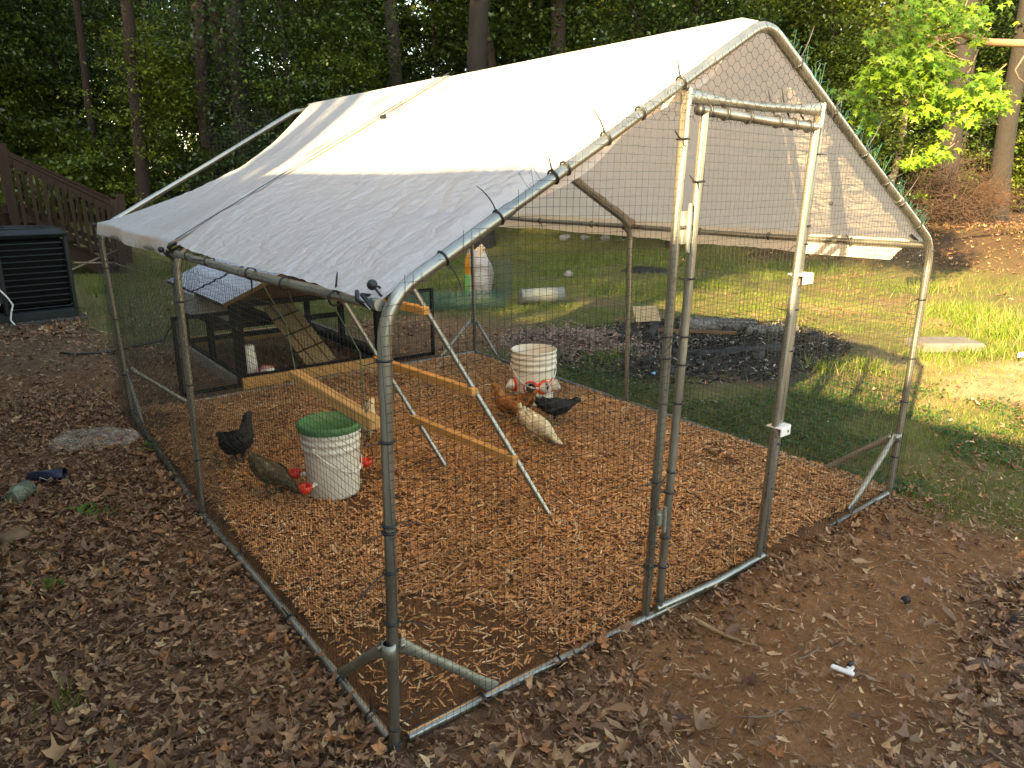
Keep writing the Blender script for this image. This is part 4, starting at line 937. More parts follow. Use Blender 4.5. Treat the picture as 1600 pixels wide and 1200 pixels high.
rock('charcoal_piece', 'flat black charcoal flake lying near the right edge of the dirt', (2.18, -.86, .008), (.026, .012, .008), M_CHAR, 6, 'charcoal')
mb = MB().box((0, 0, .03), (.62, .36, .10), bev=.02); tag(part('concrete_slab', mb, simple('concrete', (.11, .10, .09), .9, 0, .25, 9, bmp=.5, bd=.008), loc=(6.98, 1.42, 0), rot=(0, 0, -.62)), 'weathered concrete slab half sunk in the sunny grass', 'slab')
tag(part('edging_board', MB().box((0, 0, .004), (.55, .055, .022), rot=Matrix.Rotation(.1, 3, 'X'), bev=.004), simple('rotten_board', (.11, .06, .04), .9, 0, .5, 20, bmp=.8), loc=(1.93, -1.07, .0), rot=(0, .012, -.86)), 'dark brown board half buried in litter at the right edge', 'board')
for k, (x_, y_, s_) in enumerate(((10.6, 11.3, .16), (10.95, 11.0, .13), (11.3, 10.7, .14))): rock('pale_stone', 'pale stone in the back grass, %s of the short row' % ('left', 'middle', 'right')[k], (x_, y_, hz(x_, y_)+.04), (s_, s_*.7, s_*.5), M_PALE, k+20, 'stone', 'row of pale stones in the back grass')
for k, (x_, y_, s_, lb) in enumerate(((13.3, 12.0, .3, 'left'), (14.2, 11.3, .35, 'middle'), (15.1, 10.7, .3, 'right'))): rock('flat_stone', 'flat grey stone under the tarp eave, %s one of the row' % lb, (x_, y_, hz(x_, y_)+.04), (s_*1.3, s_, .07), M_PALE, k+30, 'stone', 'flat stones at the lawn edge')
rock('pale_stone', 'small white scrap stone in the sunny grass right of the feed bag', (7.7, 7.9, .05), (.09, .07, .07), M_PALE, 41, 'stone')
rock('ash_heap', 'small dark ash heap in the grass beyond the open bucket', (9.45, 7.75, .0), (.42, .40, .06), M_CHAR, 8, 'ash heap')
tag(part('paper_scrap', MB().prism([(0, 0), (.09, .01), (.07, .06), (.02, .05)], (0, 0, 0), (1, 0, 0), (0, .6, .8), (0, 1, 0), .004), simple('blue_paper', (.35, .50, .62), .6), loc=(7.03, .79, .01), rot=(0, 0, -.7)), 'crumpled pale blue paper scrap at the right edge', 'paper')
rock('blue_scrap', 'tiny pale blue plastic scrap beside the fire pit', (3.84, 2.46, .02), (.02, .018, .015), simple('lightblue', (.2, .45, .7), .5), 9, 'scrap')
# ---- fire pit
fp = thing('fire_pit', 'burnt fire pit with charred logs and ash in the yard', 'fire pit', (0, 0, 0))
M_CLOG = simple('cracked_char', (.10, .095, .088), .8, 0, .8, 26, 3, bmp=1, bd=.02)
def log(p0, p1, r, name, mat, parent=None, checks=False):
    p0, p1 = Vector(p0), Vector(p1); pts = [p0.lerp(p1, t)+Vector((noise.noise(Vector((t*3, r*99, 0)))*r*.6,)*2+(0,)) for t in np.linspace(0, 1, 9)]
    mb = MB().tube(pts, [r*(.92+.2*noise.noise(Vector((i*.7, r*50, 3)))) for i in range(9)], 12)
    if checks:
        L = (p1-p0).length; n_ = int(L/.045); d = (p1-p0)/L
        for i in range(n_):
            for k in range(5):
                a_ = .25+k*.52; X = d.cross(Vector((0, 0, 1))).normalized(); c_ = p0+d*(i+.5)*L/n_+X*math.cos(a_)*r*1.0+Vector((0, 0, math.sin(a_)*r))
                mb.box(c_, (.036*random.uniform(.7, 1), .036*random.uniform(.6, .95), .012), rot=Matrix((d, Vector((0, 0, 1)).cross(d), Vector((0, 0, 1)))).transposed() @ Matrix.Rotation(PI/2-a_, 3, 'X'), bev=.004)
    return part(name, mb, mat, parent)
log((5.55, 3.62, .07), (6.15, 3.05, .06), .085, 'charred_log', M_CLOG, fp, True); log((5.95, 3.02, .04), (6.45, 2.72, .04), .06, 'charred_log', M_CLOG, fp, True)
log((4.9, 3.5, .03), (5.3, 3.75, .04), .055, 'charred_log', M_CHAR, fp); log((5.0, 2.6, .01), (5.6, 2.35, .02), .05, 'charred_log', M_CHAR, fp)
log((4.6, 2.9, .01), (5.1, 2.5, .01), .04, 'charred_log', M_CHAR, fp); log((5.7, 3.1, .03), (6.2, 3.4, .03), .05, 'charred_log', M_CHAR, fp)
bar((4.62, 3.12, .20), (5.28, 2.68, .16), .030, 'wood_stick', M_PINE2, fp)
part('plywood_scrap', MB().box((5.33, 3.92, .17), (.30, .012, .20), rot=Matrix.Rotation(-.4, 3, 'Z') @ Matrix.Rotation(-.7, 3, 'X')), M_TAN, fp)
pieces = [rock('coal', None, (0, 0, 0), (.055, .045, .035), M_CHAR, s_, n=1) for s_ in (1, 2, 3)]
for me in pieces: me.materials.append(M_CHAR)
for k in range(90):
    a_ = random.uniform(0, 2*PI); r_ = random.uniform(.3, 1.25)**.8; x_ = 5.25+1.25*r_*math.cos(a_); y_ = 3.0+1.0*r_*math.sin(a_)
    o_ = link('coal', pieces[k % 3], None, fp, loc=(x_, y_, hz(x_, y_)+.01), rot=(random.uniform(0, 6), random.uniform(0, 6), 0)); s_ = random.uniform(.4, 1.5); o_.scale = (s_, s_*random.uniform(.6, 1.6), s_)
N = 9000; a_ = RNG.uniform(0, 2*PI, N); r_ = RNG.uniform(0, 1.45, N)**.7; px = 5.15+1.35*r_*np.cos(a_); py = 3.05+1.05*r_*np.sin(a_)
chip = (np.array([(-.5, -.12, 0), (.5, -.1, 0), (.45, .12, .02), (-.45, .1, .03), (0, 0, .12)]), np.array([(0, 1, 4), (1, 2, 4), (2, 3, 4), (3, 0, 4)]))
sh = RNG.random(N)[:, None]; cA = np.where(sh > .86, np.array([.26, .22, .18]), np.array([.014, .013, .012]))*(.5+RNG.random((N, 1)))
M_ATT = leafmat('chip_colour', 0, .85, True, spec=.15)
link('burnt_chips', scatter('burnt_chips', [chip], np.stack([px, py, height(px, py)+.004], 1), rotmats(RNG.uniform(0, 6.28, N), RNG.normal(0, .5, N), RNG.normal(0, .5, N)), RNG.uniform(.02, .07, N), cA), M_ATT, fp, kind='stuff')
# mound of wood shreds left of the pit
N = 6000; px = RNG.normal(4.15, .33, N); py = RNG.normal(3.9, .40, N); 
sh = RNG.random((N, 1)); cA = (np.array([.30, .19, .14])*sh+np.array([.14, .10, .08])*(1-sh))*(.7+.6*RNG.random((N, 1)))
hh = .10*np.exp(-((px-4.15)/.4)**2-((py-3.9)/.45)**2)*RNG.random(N)
tag(link('wood_shreds', scatter('wood_shreds', [chip], np.stack([px, py, height(px, py)+hh+.005], 1), rotmats(RNG.uniform(0, 6.28, N), RNG.normal(0, .5, N), RNG.normal(0, .5, N)), RNG.uniform(.025, .08, N), cA), M_ATT, kind='stuff'), 'pinkish wood shreds heaped between the run and the fire pit', 'wood shreds')

# ------------------------------------------------------------------ mulch, leaf litter, grass
chipT = []
for k in range(5):
    w = random.uniform(.055, .115); h = random.uniform(.04, .07); t = random.uniform(-.1, .1)
    chipT.append((np.array([(-.5, -w, 0), (.5, -w*.5, .01), (.46, w*.8, 0), (-.44, w, .02), (-.1, t*w, h*1.6), (.25, t*w, h)]), np.array([(0, 1, 5), (0, 5, 4), (1, 2, 5), (2, 3, 4), (2, 4, 5), (3, 0, 4)])))
def inrun(n, dens=None):
    return RNG.uniform(.03, 3.02, n), RNG.uniform(.03, 4.05, n)
N = 118000; x, y = inrun(N); d = np.hypot(x+.83, y+1.64)
bare = (vnoise(x, y, 1.1, 51) > .73) | (np.hypot(x-.25, y-.2) < .38+.2*vnoise(x, y, 6, 52))
kp = ~bare | (RNG.random(N) < .22); x, y = x[kp], y[kp]; N = len(x)
q = RNG.random((N, 1)); br = RNG.random((N, 1)); patch = vnoise(x, y, 1.4, 53)[:, None]
cA = np.array([.70, .38, .17])*q+np.array([.44, .205, .09])*(1-q); cA = np.where(br > .90, np.array([.72, .52, .32]), cA); cA = np.where(br < .10, np.array([.11, .055, .03]), cA)
cA = cA*(.62+.5*patch)*(.75+.5*RNG.random((N, 1)))
L = RNG.uniform(.014, .046, N)*np.where(RNG.random(N) > .93, 1.6, 1)
S3_ = np.stack([L, L*RNG.uniform(.6, 1.3, N), L], 1)
P3 = np.stack([x, y, height(x, y)+RNG.uniform(0, .026, N)], 1)
mulch = link('mulch_bed', scatter('mulch_bed', chipT, P3, rotmats(RNG.uniform(0, 6.28, N), RNG.normal(0, .22, N), RNG.normal(0, .28, N)), S3_, cA), M_ATT, kind='stuff'); tag(mulch, 'orange-brown wood chip mulch covering the floor of the run', 'mulch')
# the largest chips are pieces of their own
M_CHIPS = leafmat('loose_chip', 0, .8, False, [(0, (.24, .10, .04)), (.4, (.36, .17, .07)), (.8, (.46, .25, .11)), (1, (.58, .38, .2))])
chm = []
for k in range(6):
    w = random.uniform(.07, .14); h = random.uniform(.05, .10); b_ = MB()
    b_.add([(-.5, -w, 0), (.5, -w*.6, 0), (.52, w*.5, 0), (-.46, w, 0), (-.42, -w*.8, h), (.44, -w*.5, h*.7), (.46, w*.4, h), (-.5, w*.7, h*.8)], [(3, 2, 1, 0), (4, 5, 6, 7), (0, 1, 5, 4), (1, 2, 6, 5), (2, 3, 7, 6), (3, 0, 4, 7)])
    me = b_.mesh('wood_chip'); me.materials.append(M_CHIPS); chm.append(me)
for k in range(290):
    u = random.random(); x_ = random.uniform(.15, 1.9); y_ = .12+abs(random.gauss(0, .75))
    o_ = link('wood_chip', chm[k % 6], None, mulch, loc=(x_, y_, hz(x_, y_)+random.uniform(.012, .026)), rot=(random.gauss(0, .15), random.gauss(0, .2), random.uniform(0, 6.3))); s_ = random.uniform(.028, .05); o_.scale = (s_, s_*random.uniform(.7, 1.1), s_)

# dead leaves
def lobed(kind, k):
    r_ = random.Random(k*7+kind); pts = []
    if kind == 0:    # oak: long with rounded lobes
        for i in range(9):
            t = i/8; w = math.sin(PI*min(1, t*1.02))**.7*.30*(1+.55*math.sin(t*3.9*PI)); pts.append((t-.5, max(.02, w)))
        pts = pts+[(x_, -y_*r_.uniform(.8, 1.2)) for x_, y_ in pts[::-1]]
    elif kind == 1:  # maple, five points
        for i in range(20):
            a_ = 2*PI*i/20; q_ = .5 if i % 4 == 0 else (.36 if i % 4 in (1, 3) else .27); q_ *= (1 if i % 20 else .6)*r_.uniform(.85, 1.1); pts.append((q_*math.cos(a_), q_*math.sin(a_)))
    else:            # plain oval
        for i in range(8): a_ = 2*PI*i/8; pts.append((.5*math.cos(a_)*(1.15 if i in (0, 4) else .9), .20*math.sin(a_)*r_.uniform(.6, 1.35)))
    n_ = len(pts); c1, c2 = r_.uniform(-.6, 1.2), r_.uniform(-.6, 1.1); tw = r_.uniform(-1, 1); fo = r_.uniform(-.15, .45)
    v = [(0, 0, 0)]+[(x_, y_, fo*abs(y_)+c1*y_*y_*2.2+c2*x_*x_+tw*x_*y_+r_.uniform(-.05, .06)) for x_, y_ in pts]
    f = [(0, i+1, (i+1) % n_+1) for i in range(n_)]
    return np.array(v), np.array(f)
LT = [lobed((0, 2, 1, 0, 2, 0, 2, 0, 2, 2, 0, 2)[k], k) for k in range(12)]
frag = [(np.array([(-.5, -.1, 0), (.5, -.05, .03), (.4, .25, .08), (-.3, .3, 0)]), np.array([(0, 1, 2), (0, 2, 3)])), (np.array([(-.5, -.03, 0), (.5, -.03, 0), (.5, .03, .02), (-.5, .04, .02)]), np.array([(0, 1, 2), (0, 2, 3)]))]
def sample(n, x0, x1, y0, y1, key, pw=1.0):
    x = RNG.uniform(x0, x1, n); y = RNG.uniform(y0, y1, n); z = zones(x, y); w = key(z, x, y)
    k = RNG.random(n) < w**pw; return x[k], y[k]
leafpal = np.array([(.21, .115, .068), (.28, .165, .095), (.15, .08, .048), (.36, .23, .13), (.32, .15, .07), (.24, .15, .10), (.10, .055, .038), (.42, .30, .18)])
def leafcol(n):
    i = RNG.choice(len(leafpal), n, p=[.24, .18, .18, .07, .09, .13, .08, .03]); return leafpal[i]*RNG.uniform(.65, 1.2, (n, 1))
out = lambda x, y: 1-((x > -.03) & (x < 3.03) & (y > -.03) & (y < 4.05))
lw = lambda z, x, y: (z['litter']*(.45+.55*sstep(.35, .55, vnoise(x, y, 1.2, 61)))+.05)*out(x, y)
Xs, Ys = [], []
for n, bb in ((29000, (-1.9, 0, -1.6, 5)), (19000, (0, 5.5, -2.6, .1)), (12000, (-1.9, 3.5, 4, 9.5)), (3500, (3.2, 9, -3, 5)), (6000, (-2, 12, 9, 20)), (5000, (10, 26, 4, 18)), (9000, (11, 19, -3, 9))):
    a_, b_ = sample(n, *bb, lw); Xs.append(a_); Ys.append(b_)
x, y = np.concatenate(Xs), np.concatenate(Ys); N = len(x); S_ = RNG.uniform(.018, .062, N)*np.where(np.hypot(x+.8, y+1.6) > 9, 1.5, 1)
stk = RNG.random(N)**2*.045
M_DLEAF = leafmat('dead_leaf', .12, .7, True, spec=.25, grain=True)
link('leaf_litter', scatter('leaf_litter', LT, np.stack([x, y, height(x, y)+.006+stk], 1), rotmats(RNG.uniform(0, 6.28, N), RNG.normal(0, .27, N), RNG.normal(0, .27, N)), S_, leafcol(N)*np.array([1.27, 1.24, 1.2])), M_DLEAF, ground, kind='stuff')
Xs, Ys = [], []
for n, bb in ((95000, (-1.9, 0, -1.6, 5)), (78000, (0, 6, -2.6, .1)), (30000, (-1.9, 5, 4, 9))):
    a_, b_ = sample(n, *bb, lambda z, x, y: np.clip(z['litter']+.35, 0, 1)*out(x, y)); Xs.append(a_); Ys.append(b_)
x, y = np.concatenate(Xs), np.concatenate(Ys); N = len(x)
link('litter_crumbs', scatter('litter_crumbs', frag, np.stack([x, y, height(x, y)+.003+RNG.random(N)**2*.045], 1), rotmats(RNG.uniform(0, 6.28, N), RNG.normal(0, .35, N), RNG.normal(0, .35, N)), RNG.uniform(.006, .030, N), leafcol(N)*RNG.uniform(.8, 1.9, (N, 1))*np.array([1, 1.04, 1.02])), M_DLEAF, ground, kind='stuff')
M_DL2 = leafmat('loose_dead_leaf', .12, .7, False, [(0, (.14, .07, .04)), (.3, (.24, .14, .08)), (.6, (.20, .12, .08)), (.85, (.34, .20, .11)), (1, (.42, .30, .17))])
lms = []
for v, f in LT: me = trimesh('dead_leaf', v, f); me.materials.append(M_DL2); lms.append(me)
k = 0
while k < 290:
    if random.random() < .5: x_, y_ = random.uniform(-1.1, -.06), random.uniform(-.2, 3.2)
    else: x_, y_ = random.uniform(-.2, 3.0), random.uniform(-1.5, -.12)
    zz = zones(np.array([x_]), np.array([y_]))
    if random.random() > zz['litter'][0]*.9+.12: continue
    o_ = link('dead_leaf', lms[k % 12], None, ground, loc=(x_, y_, hz(x_, y_)+random.uniform(.02, .045)), rot=(random.gauss(0, .25), random.gauss(0, .25), random.uniform(0, 6.3))); s_ = random.uniform(.045, .09); o_.scale = (s_, s_, s_); k += 1
# clods of dug soil heaped along the front rail
import bmesh
bm = bmesh.new(); bmesh.ops.create_icosphere(bm, subdivisions=1, radius=1); cv = np.array([tuple(v.co*(1+.25*noise.noise(v.co*2))) for v in bm.verts]); cf = np.array([[v.index for v in f.verts] for f in bm.faces]); bm.free()
N = 1500; x = RNG.uniform(.35, 3.1, N); y = -.03-np.abs(RNG.normal(0, .11, N)); kp = vnoise(x, y, 2.6, 24) > RNG.uniform(.25, .65, N); x, y = x[kp], y[kp]; N = len(x)
link('soil_clods', scatter('soil_clods', [(cv, cf)], np.stack([x, y, height(x, y)+.002], 1), rotmats(RNG.uniform(0, 6.28, N), RNG.normal(0, .5, N), RNG.normal(0, .5, N)), np.stack([RNG.uniform(.004, .018, N), RNG.uniform(.004, .014, N), RNG.uniform(.003, .011, N)], 1), np.array([.13, .066, .034])*RNG.uniform(.6, 1.4, (N, 1))), M_ATT, ground, kind='stuff')
# thin stems and needles strewn on the bare soil
Xs, Ys = [], []
for n, bb in ((9000, (-1.9, 0, -1.6, 5)), (12000, (0, 6, -2.6, .0))):
    a_, b_ = sample(n, *bb, lambda z, x, y: .6*out(x, y)+.0*x); Xs.append(a_); Ys.append(b_)
x, y = np.concatenate(Xs), np.concatenate(Ys); N = len(x); stm = (np.array([(-.5, -.02, 0), (-.1, .02, .03), (.5, 0, .0), (-.1, -.02, .02), (.2, .07, .02)]), np.array([(0, 3, 1), (1, 3, 2), (1, 2, 4)]))
link('dry_stems', scatter('dry_stems', [stm], np.stack([x, y, height(x, y)+.005+RNG.random(N)*.03], 1), rotmats(RNG.uniform(0, 6.28, N), RNG.normal(0, .3, N), RNG.normal(0, .2, N)), RNG.uniform(.02, .08, N), leafcol(N)*RNG.uniform(.9, 1.7, (N, 1))), M_DLEAF, ground, kind='stuff')
# twigs and roots
M_TWIG = simple('twig_bark', (.20, .13, .08), .8, 0, .3, 30)
M_TWG2 = simple('grey_twig', (.16, .11, .07), .8, 0, .3, 30)
def twig(x_, y_, a_, L, r_, mat, name, lab, cat='twig', grp=None):
    pts = []; aa = a_
    for i in range(7):
        pts.append((x_, y_, hz(x_, y_)+.018+.010*math.sin(i*1.3))); x_ += math.cos(aa)*L/6; y_ += math.sin(aa)*L/6; aa += random.gauss(0, .34)
    return tag(part(name, MB().tube(pts, [r_*(1-.6*i/6) for i in range(7)], 6), mat), lab, cat, grp)
twig(1.18, -.16, -1.2, .22, .010, simple('bare_root', (.30, .18, .09), .8), 'root', 'short thick pale root lying just right of the left door post')
for k, (x_, y_, a_, L) in enumerate(((-.55, 1.1, .5, .35), (-.35, .6, -.8, .22), (-.2, .55, -.5, .25), (2.3, -.45, 1.9, .3), (1.5, -1.15, .2, .35), (2.0, -1.2, .1, .3), (1.9, -1.0, -.6, .25), (.9, -.55, -.9, .3), (1.3, -.5, -.4, .28), (2.7, -.35, .5, .4), (3.2, -.4, .3, .5), (2.6, -1.0, .2, .45), (-.7, 4.4, .3, .4), (.3, -.6, -.6, .3), (-.6, .9, .8, .3), (2.9, -.7, -.3, .5))):
    twig(x_, y_, a_, L, .0035, M_TWG2 if k % 2 else M_TWIG, 'twig', 'thin dry twig lying in the dead leaves', 'twig', 'dry twigs in the litter')
# grass blades
def blades(n, bb, key, h0, h1, seg2=True, tuft=None):
    x, y = sample(n, *bb, key)
    if tuft is not None:
        for (tx, ty, tr_, tn) in tuft: x = np.concatenate([x, RNG.normal(tx, tr_, tn)]); y = np.concatenate([y, RNG.normal(ty, tr_, tn)])
    return x, y
bl = (np.array([(-.035, 0, 0), (.035, 0, 0), (-.022, .16, .55), (.022, .16, .55), (0, .52, .92)]), np.array([(0, 1, 3), (0, 3, 2), (2, 3, 4)]))
bl2 = (np.array([(-.035, 0, 0), (.035, 0, 0), (-.022, .05, .6), (.022, .05, .6), (0, .2, 1.05)]), np.array([(0, 1, 3), (0, 3, 2), (2, 3, 4)]))
gk = lambda z, x, y: z['grass']*(.15+.85*sstep(.34, .6, vnoise(x, y, 1.1, 71)))*out(x, y)
Xs, Ys, Hs = [], [], []
for n, bb, h0, h1 in ((110000, (2.9, 9, -2, 6), .022, .06), (125000, (2.5, 15, 5.5, 15), .04, .10), (22000, (-.5, 4, 6, 15), .03, .08), (30000, (9, 18, -3, 7), .03, .09), (30000, (5, 22, 14, 22), .05, .12)):
    a_, b_ = sample(n, *bb, gk); Xs.append(a_); Ys.append(b_); Hs.append(RNG.uniform(h0, h1, len(a_)))
for tx, ty, tr_, tn, hh in ((8.7, 1.5, .28, 900, .20), (9.3, 2.2, .3, 700, .18), (8.1, 1.3, .15, 400, .16), (5.55, 1.45, .12, 260, .15), (5.2, 1.65, .10, 160, .13), (6.3, 1.35, .12, 220, .13), (6.9, 1.05, .15, 300, .12), (7.4, .9, .2, 350, .12), (9.5, 9.6, .4, 900, .2), (8.0, 8.3, .3, 700, .18), (7.2, 6.3, .3, 600, .16), (10.5, 9, .5, 900, .2), (2.2, 12.6, .2, 200, .2), (.9, 10.8, .12, 120, .35), (-.75, .35, .05, 50, .10), (-.78, .75, .05, 40, .09), (-.8, .1, .05, 50, .1), (3.9, 3.1, .12, 220, .10), (3.6, 3.6, .1, 120, .1), (12, 6, .5, 700, .22), (11, 3.5, .4, 500, .2)):
    Xs.append(RNG.normal(tx, tr_, tn)); Ys.append(RNG.normal(ty, tr_, tn)); Hs.append(RNG.uniform(.4, 1.1, tn)*hh)
x, y, H = np.concatenate(Xs), np.concatenate(Ys), np.concatenate(Hs); N = len(x)
q = RNG.random((N, 1)); pt = vnoise(x, y, .8, 72)[:, None]
cA = np.array([.085, .15, .020])*q+np.array([.15, .19, .028])*(1-q); cA = np.where(RNG.random((N, 1)) > .84, np.array([.26, .20, .09]), cA)*(.7+.6*pt)
S3_ = np.stack([np.clip(H*1.0, .05, .11)*1.15, H, H], 1)
M_GRASS = leafmat('grass_blade', .35, .5, True, spec=.3)
tag(link('grass', scatter('grass', [bl, bl2], np.stack([x, y, height(x, y)], 1), rotmats(RNG.uniform(0, 6.28, N), RNG.normal(0, .3, N), RNG.normal(0, .3, N)), S3_, cA), M_GRASS, kind='stuff'), 'patchy lawn grass growing right of and behind the run', 'grass')
# clover and broad weeds in the shade
cl_ = (np.array([(0, 0, 0), (.5, -.1, .05), (.62, .2, .0), (.2, .5, .06), (-.3, .5, .0), (-.5, .1, .06), (-.3, -.4, 0), (.2, -.45, .05)]), np.array([(0, 1, 2), (0, 2, 3), (0, 4, 5), (0, 3, 4), (0, 6, 7), (0, 5, 6)]))
x, y = sample(60000, 3.05, 7.0, -1.2, 3.6, lambda z, x, y: z['grass']*sstep(.38, .6, vnoise(x, y, 1.7, 81))*sstep(6.5, 4.5, x)*out(x, y)); N = len(x)
cA = np.array([.04, .095, .022])*(.6+.7*RNG.random((N, 1))); wh = RNG.random((N, 1)) > .992; cA = np.where(wh, np.array([.6, .6, .55]), cA)
tag(link('clover', scatter('clover', [cl_], np.stack([x, y, height(x, y)+RNG.uniform(.008, .035, N)], 1), rotmats(RNG.uniform(0, 6.28, N), RNG.normal(0, .35, N), RNG.normal(0, .35, N)), RNG.uniform(.010, .024, N), cA), M_GRASS, kind='stuff'), 'low clover and weeds in the shade right of the run', 'clover')
for k, (x_, y_, s_) in enumerate(((-.42, 2.30, .05), (-.50, 2.36, .04), (-.05, 3.12, .05), (-.72, 1.6, .03))):
    n_ = 26; xx = RNG.normal(x_, s_, n_); yy = RNG.normal(y_, s_, n_)
    tag(link('seedling', scatter('seedling', [cl_], np.stack([xx, yy, height(xx, yy)+RNG.uniform(.03, .055, n_)], 1), rotmats(RNG.uniform(0, 6.28, n_), RNG.normal(0, .4, n_), RNG.normal(0, .4, n_)), RNG.uniform(.012, .03, n_), np.tile([.10, .19, .03], (n_, 1))), M_GRASS, kind='stuff'), 'small green weed seedling among the dead leaves left of the run', 'weed', 'weed seedlings left of the run')

# ------------------------------------------------------------------ trees
M_BARK = simple('bark', (.016, .0125, .010), .9, 0, .45, 16, 6, bmp=1, bd=.03, stretch=(3, 3, .6)); M_BARKR = simple('pine_bark', (.028, .015, .011), .9, 0, .45, 14, 6, bmp=1, bd=.03, stretch=(3, 3, .7))
M_SNAG = simple('bare_snag', (.24, .18, .12), .9, 0, .4, 18, bmp=1, bd=.02, stretch=(4, 4, .5))
M_LEAF = leafmat('tree_leaf', .42, .32, True, [(0, (.75, .8, .7)), (.5, (1, 1, 1)), (1, (1.3, 1.2, .9))], spec=.7)
lf4 = (np.array([(0, -.5, 0), (.32, -.05, .07), (0, .55, -.03), (-.32, -.05, .07)]), np.array([(0, 1, 2), (0, 2, 3)]))
def star(n_, k):
    pts = []
    for i in range(n_*2):
        a_ = PI/2+(i-(n_*2)/2)*2*PI/(n_*2)*.93+PI*0; q_ = .56 if i % 2 == 0 else .22; pts.append((q_*math.cos(a_), q_*math.sin(a_), (-.17 if i % 2 == 0 else .02)))
    v = [(0, 0, .03)]+pts; m_ = len(pts); return np.array(v), np.array([(0, i+1, (i+1) % m_+1) for i in range(m_)])
ST = [star(5, 0)]
def trunk_mesh(h, r, seed, limbs=0, lh0=.3, lean=.02, llen=2.2):
    rr = random.Random(seed); mb = MB(); pts = []; x_ = y_ = 0
    for i in range(12):
        t = i/11; pts.append(Vector((x_, y_, h*t-.1))); x_ += rr.gauss(lean, .035)*h/11; y_ += rr.gauss(0, .035)*h/11
    mb.tube(pts, [r*(1.0-.62*(i/11))*(1.35 if i == 0 else 1) for i in range(12)], 12)
    ends = []
    for k in range(limbs):
        t = lh0+(1-lh0)*(k+rr.random())/limbs*.95; i = min(10, int(t*11)); p = pts[i].lerp(pts[i+1], t*11-i); a_ = rr.uniform(0, 2*PI); L = llen*(1.15-t*.6)*rr.uniform(.6, 1.2)
        q = [p]; d = Vector((math.cos(a_), math.sin(a_), rr.uniform(.05, .55)))
        for s_ in range(5): d = (d+Vector((rr.gauss(0, .18), rr.gauss(0, .18), rr.gauss(.02, .15)))).normalized(); q.append(q[-1]+d*L/5)
        r0 = r*(1-.62*t)*.42; mb.tube(q, [r0*(1-.8*j/5) for j in range(6)], 6); ends += q[2:]
    return mb.mesh('trunk'), ends
def crown(name, ends, n, spread, size, seed, cols, T=None):
    rg = np.random.default_rng(seed); E_ = np.array([tuple(e) for e in ends]); i = rg.integers(0, len(E_), n//48+1)
    cen = E_[i]+rg.normal(0, spread*.5, (len(i), 3))*[1, 1, .7]
    ci = rg.integers(0, len(cen), n); P_ = cen[ci]+rg.normal(0, spread*.24, (n, 3))*[1, 1, .36]
    P_[:, 2] = np.maximum(P_[:, 2], .25)
    shade = .75+.5*rg.random((len(cen), 1)); cA = (np.array(cols[0])*rg.random((n, 1))+np.array(cols[1])*(1-rg.random((n, 1))))*.75*shade[ci]*rg.uniform(.75, 1.25, (n, 1))
    return scatter(name, T or [lf4], P_, rotmats(rg.uniform(0, 6.28, n), rg.normal(0, .55, n), rg.normal(0, .55, n)), rg.uniform(.7, 1.25, n)*size, cA)
DK = ((.045, .09, .022), (.07, .125, .028)); YG = ((.10, .17, .025), (.16, .20, .035))
def tree_kind(h, r, limbs, lh0, n, spread, size, seed, cols, bark, llen=2.2, lean=.02):
    tm_, e_ = trunk_mesh(h, r, seed, limbs, lh0, lean, llen); tm_.materials.append(bark); cm = crown('crown', e_, n, spread, size, seed+50, cols); cm.materials.append(M_LEAF); return tm_, cm
KT = [tree_kind(15, .22, 12, .50, 9000, 1.5, .17, 1, DK, M_BARK), tree_kind(16, .19, 12, .58, 9000, 1.4, .17, 2, DK, M_BARKR), tree_kind(14, .12, 14, .30, 12000, 1.3, .15, 3, DK, M_BARK, 2.6, .05)]
KU = [tree_kind(7.5, .06, 18, .14, 17000, 1.15, .105, 11, DK, M_BARK, 2.4), tree_kind(6.5, .05, 18, .12, 18000, 1.1, .10, 12, YG, M_BARK, 2.3), tree_kind(8.5, .07, 20, .12, 20000, 1.2, .11, 13, DK, M_BARK, 2.6, .04), tree_kind(5.0, .04, 16, .10, 14000, .9, .095, 14, YG, M_BARK, 1.9)]
KB = [tree_kind(1.8, .02, 12, .10, 6000, .55, .085, 21, DK, M_BARK, 1.1), tree_kind(1.4, .02, 12, .1, 5000, .5, .08, 22, YG, M_BARK, 1.0)]
def tree(kind, x_, y_, s, rz, name, label, cat='tree', group='trees of the wood behind the yard', sz=1, trunk_scale=None):
    t = thing(name, label, cat, (x_, y_, hz(x_, y_)-.05), rz, group); t.scale = (s, s, s*sz)
    a = link('trunk', kind[0], None, t); link('crown', kind[1], None, t)
    if trunk_scale: a.scale = (trunk_scale, trunk_scale, 1)
    return t
def at_px(px, depth, z=4.0):
    """ground point whose vertical, at height z, stands at that column; depth along the view axis"""
    u = (px-800)/1140.4; h = (depth+(z-1.62)*.2687)/.9632
    return Vector(CAMP[:2])+Vector((math.sin(.6523), math.cos(.6523)))*h+Vector((math.cos(.6523), -math.sin(.6523)))*u*depth
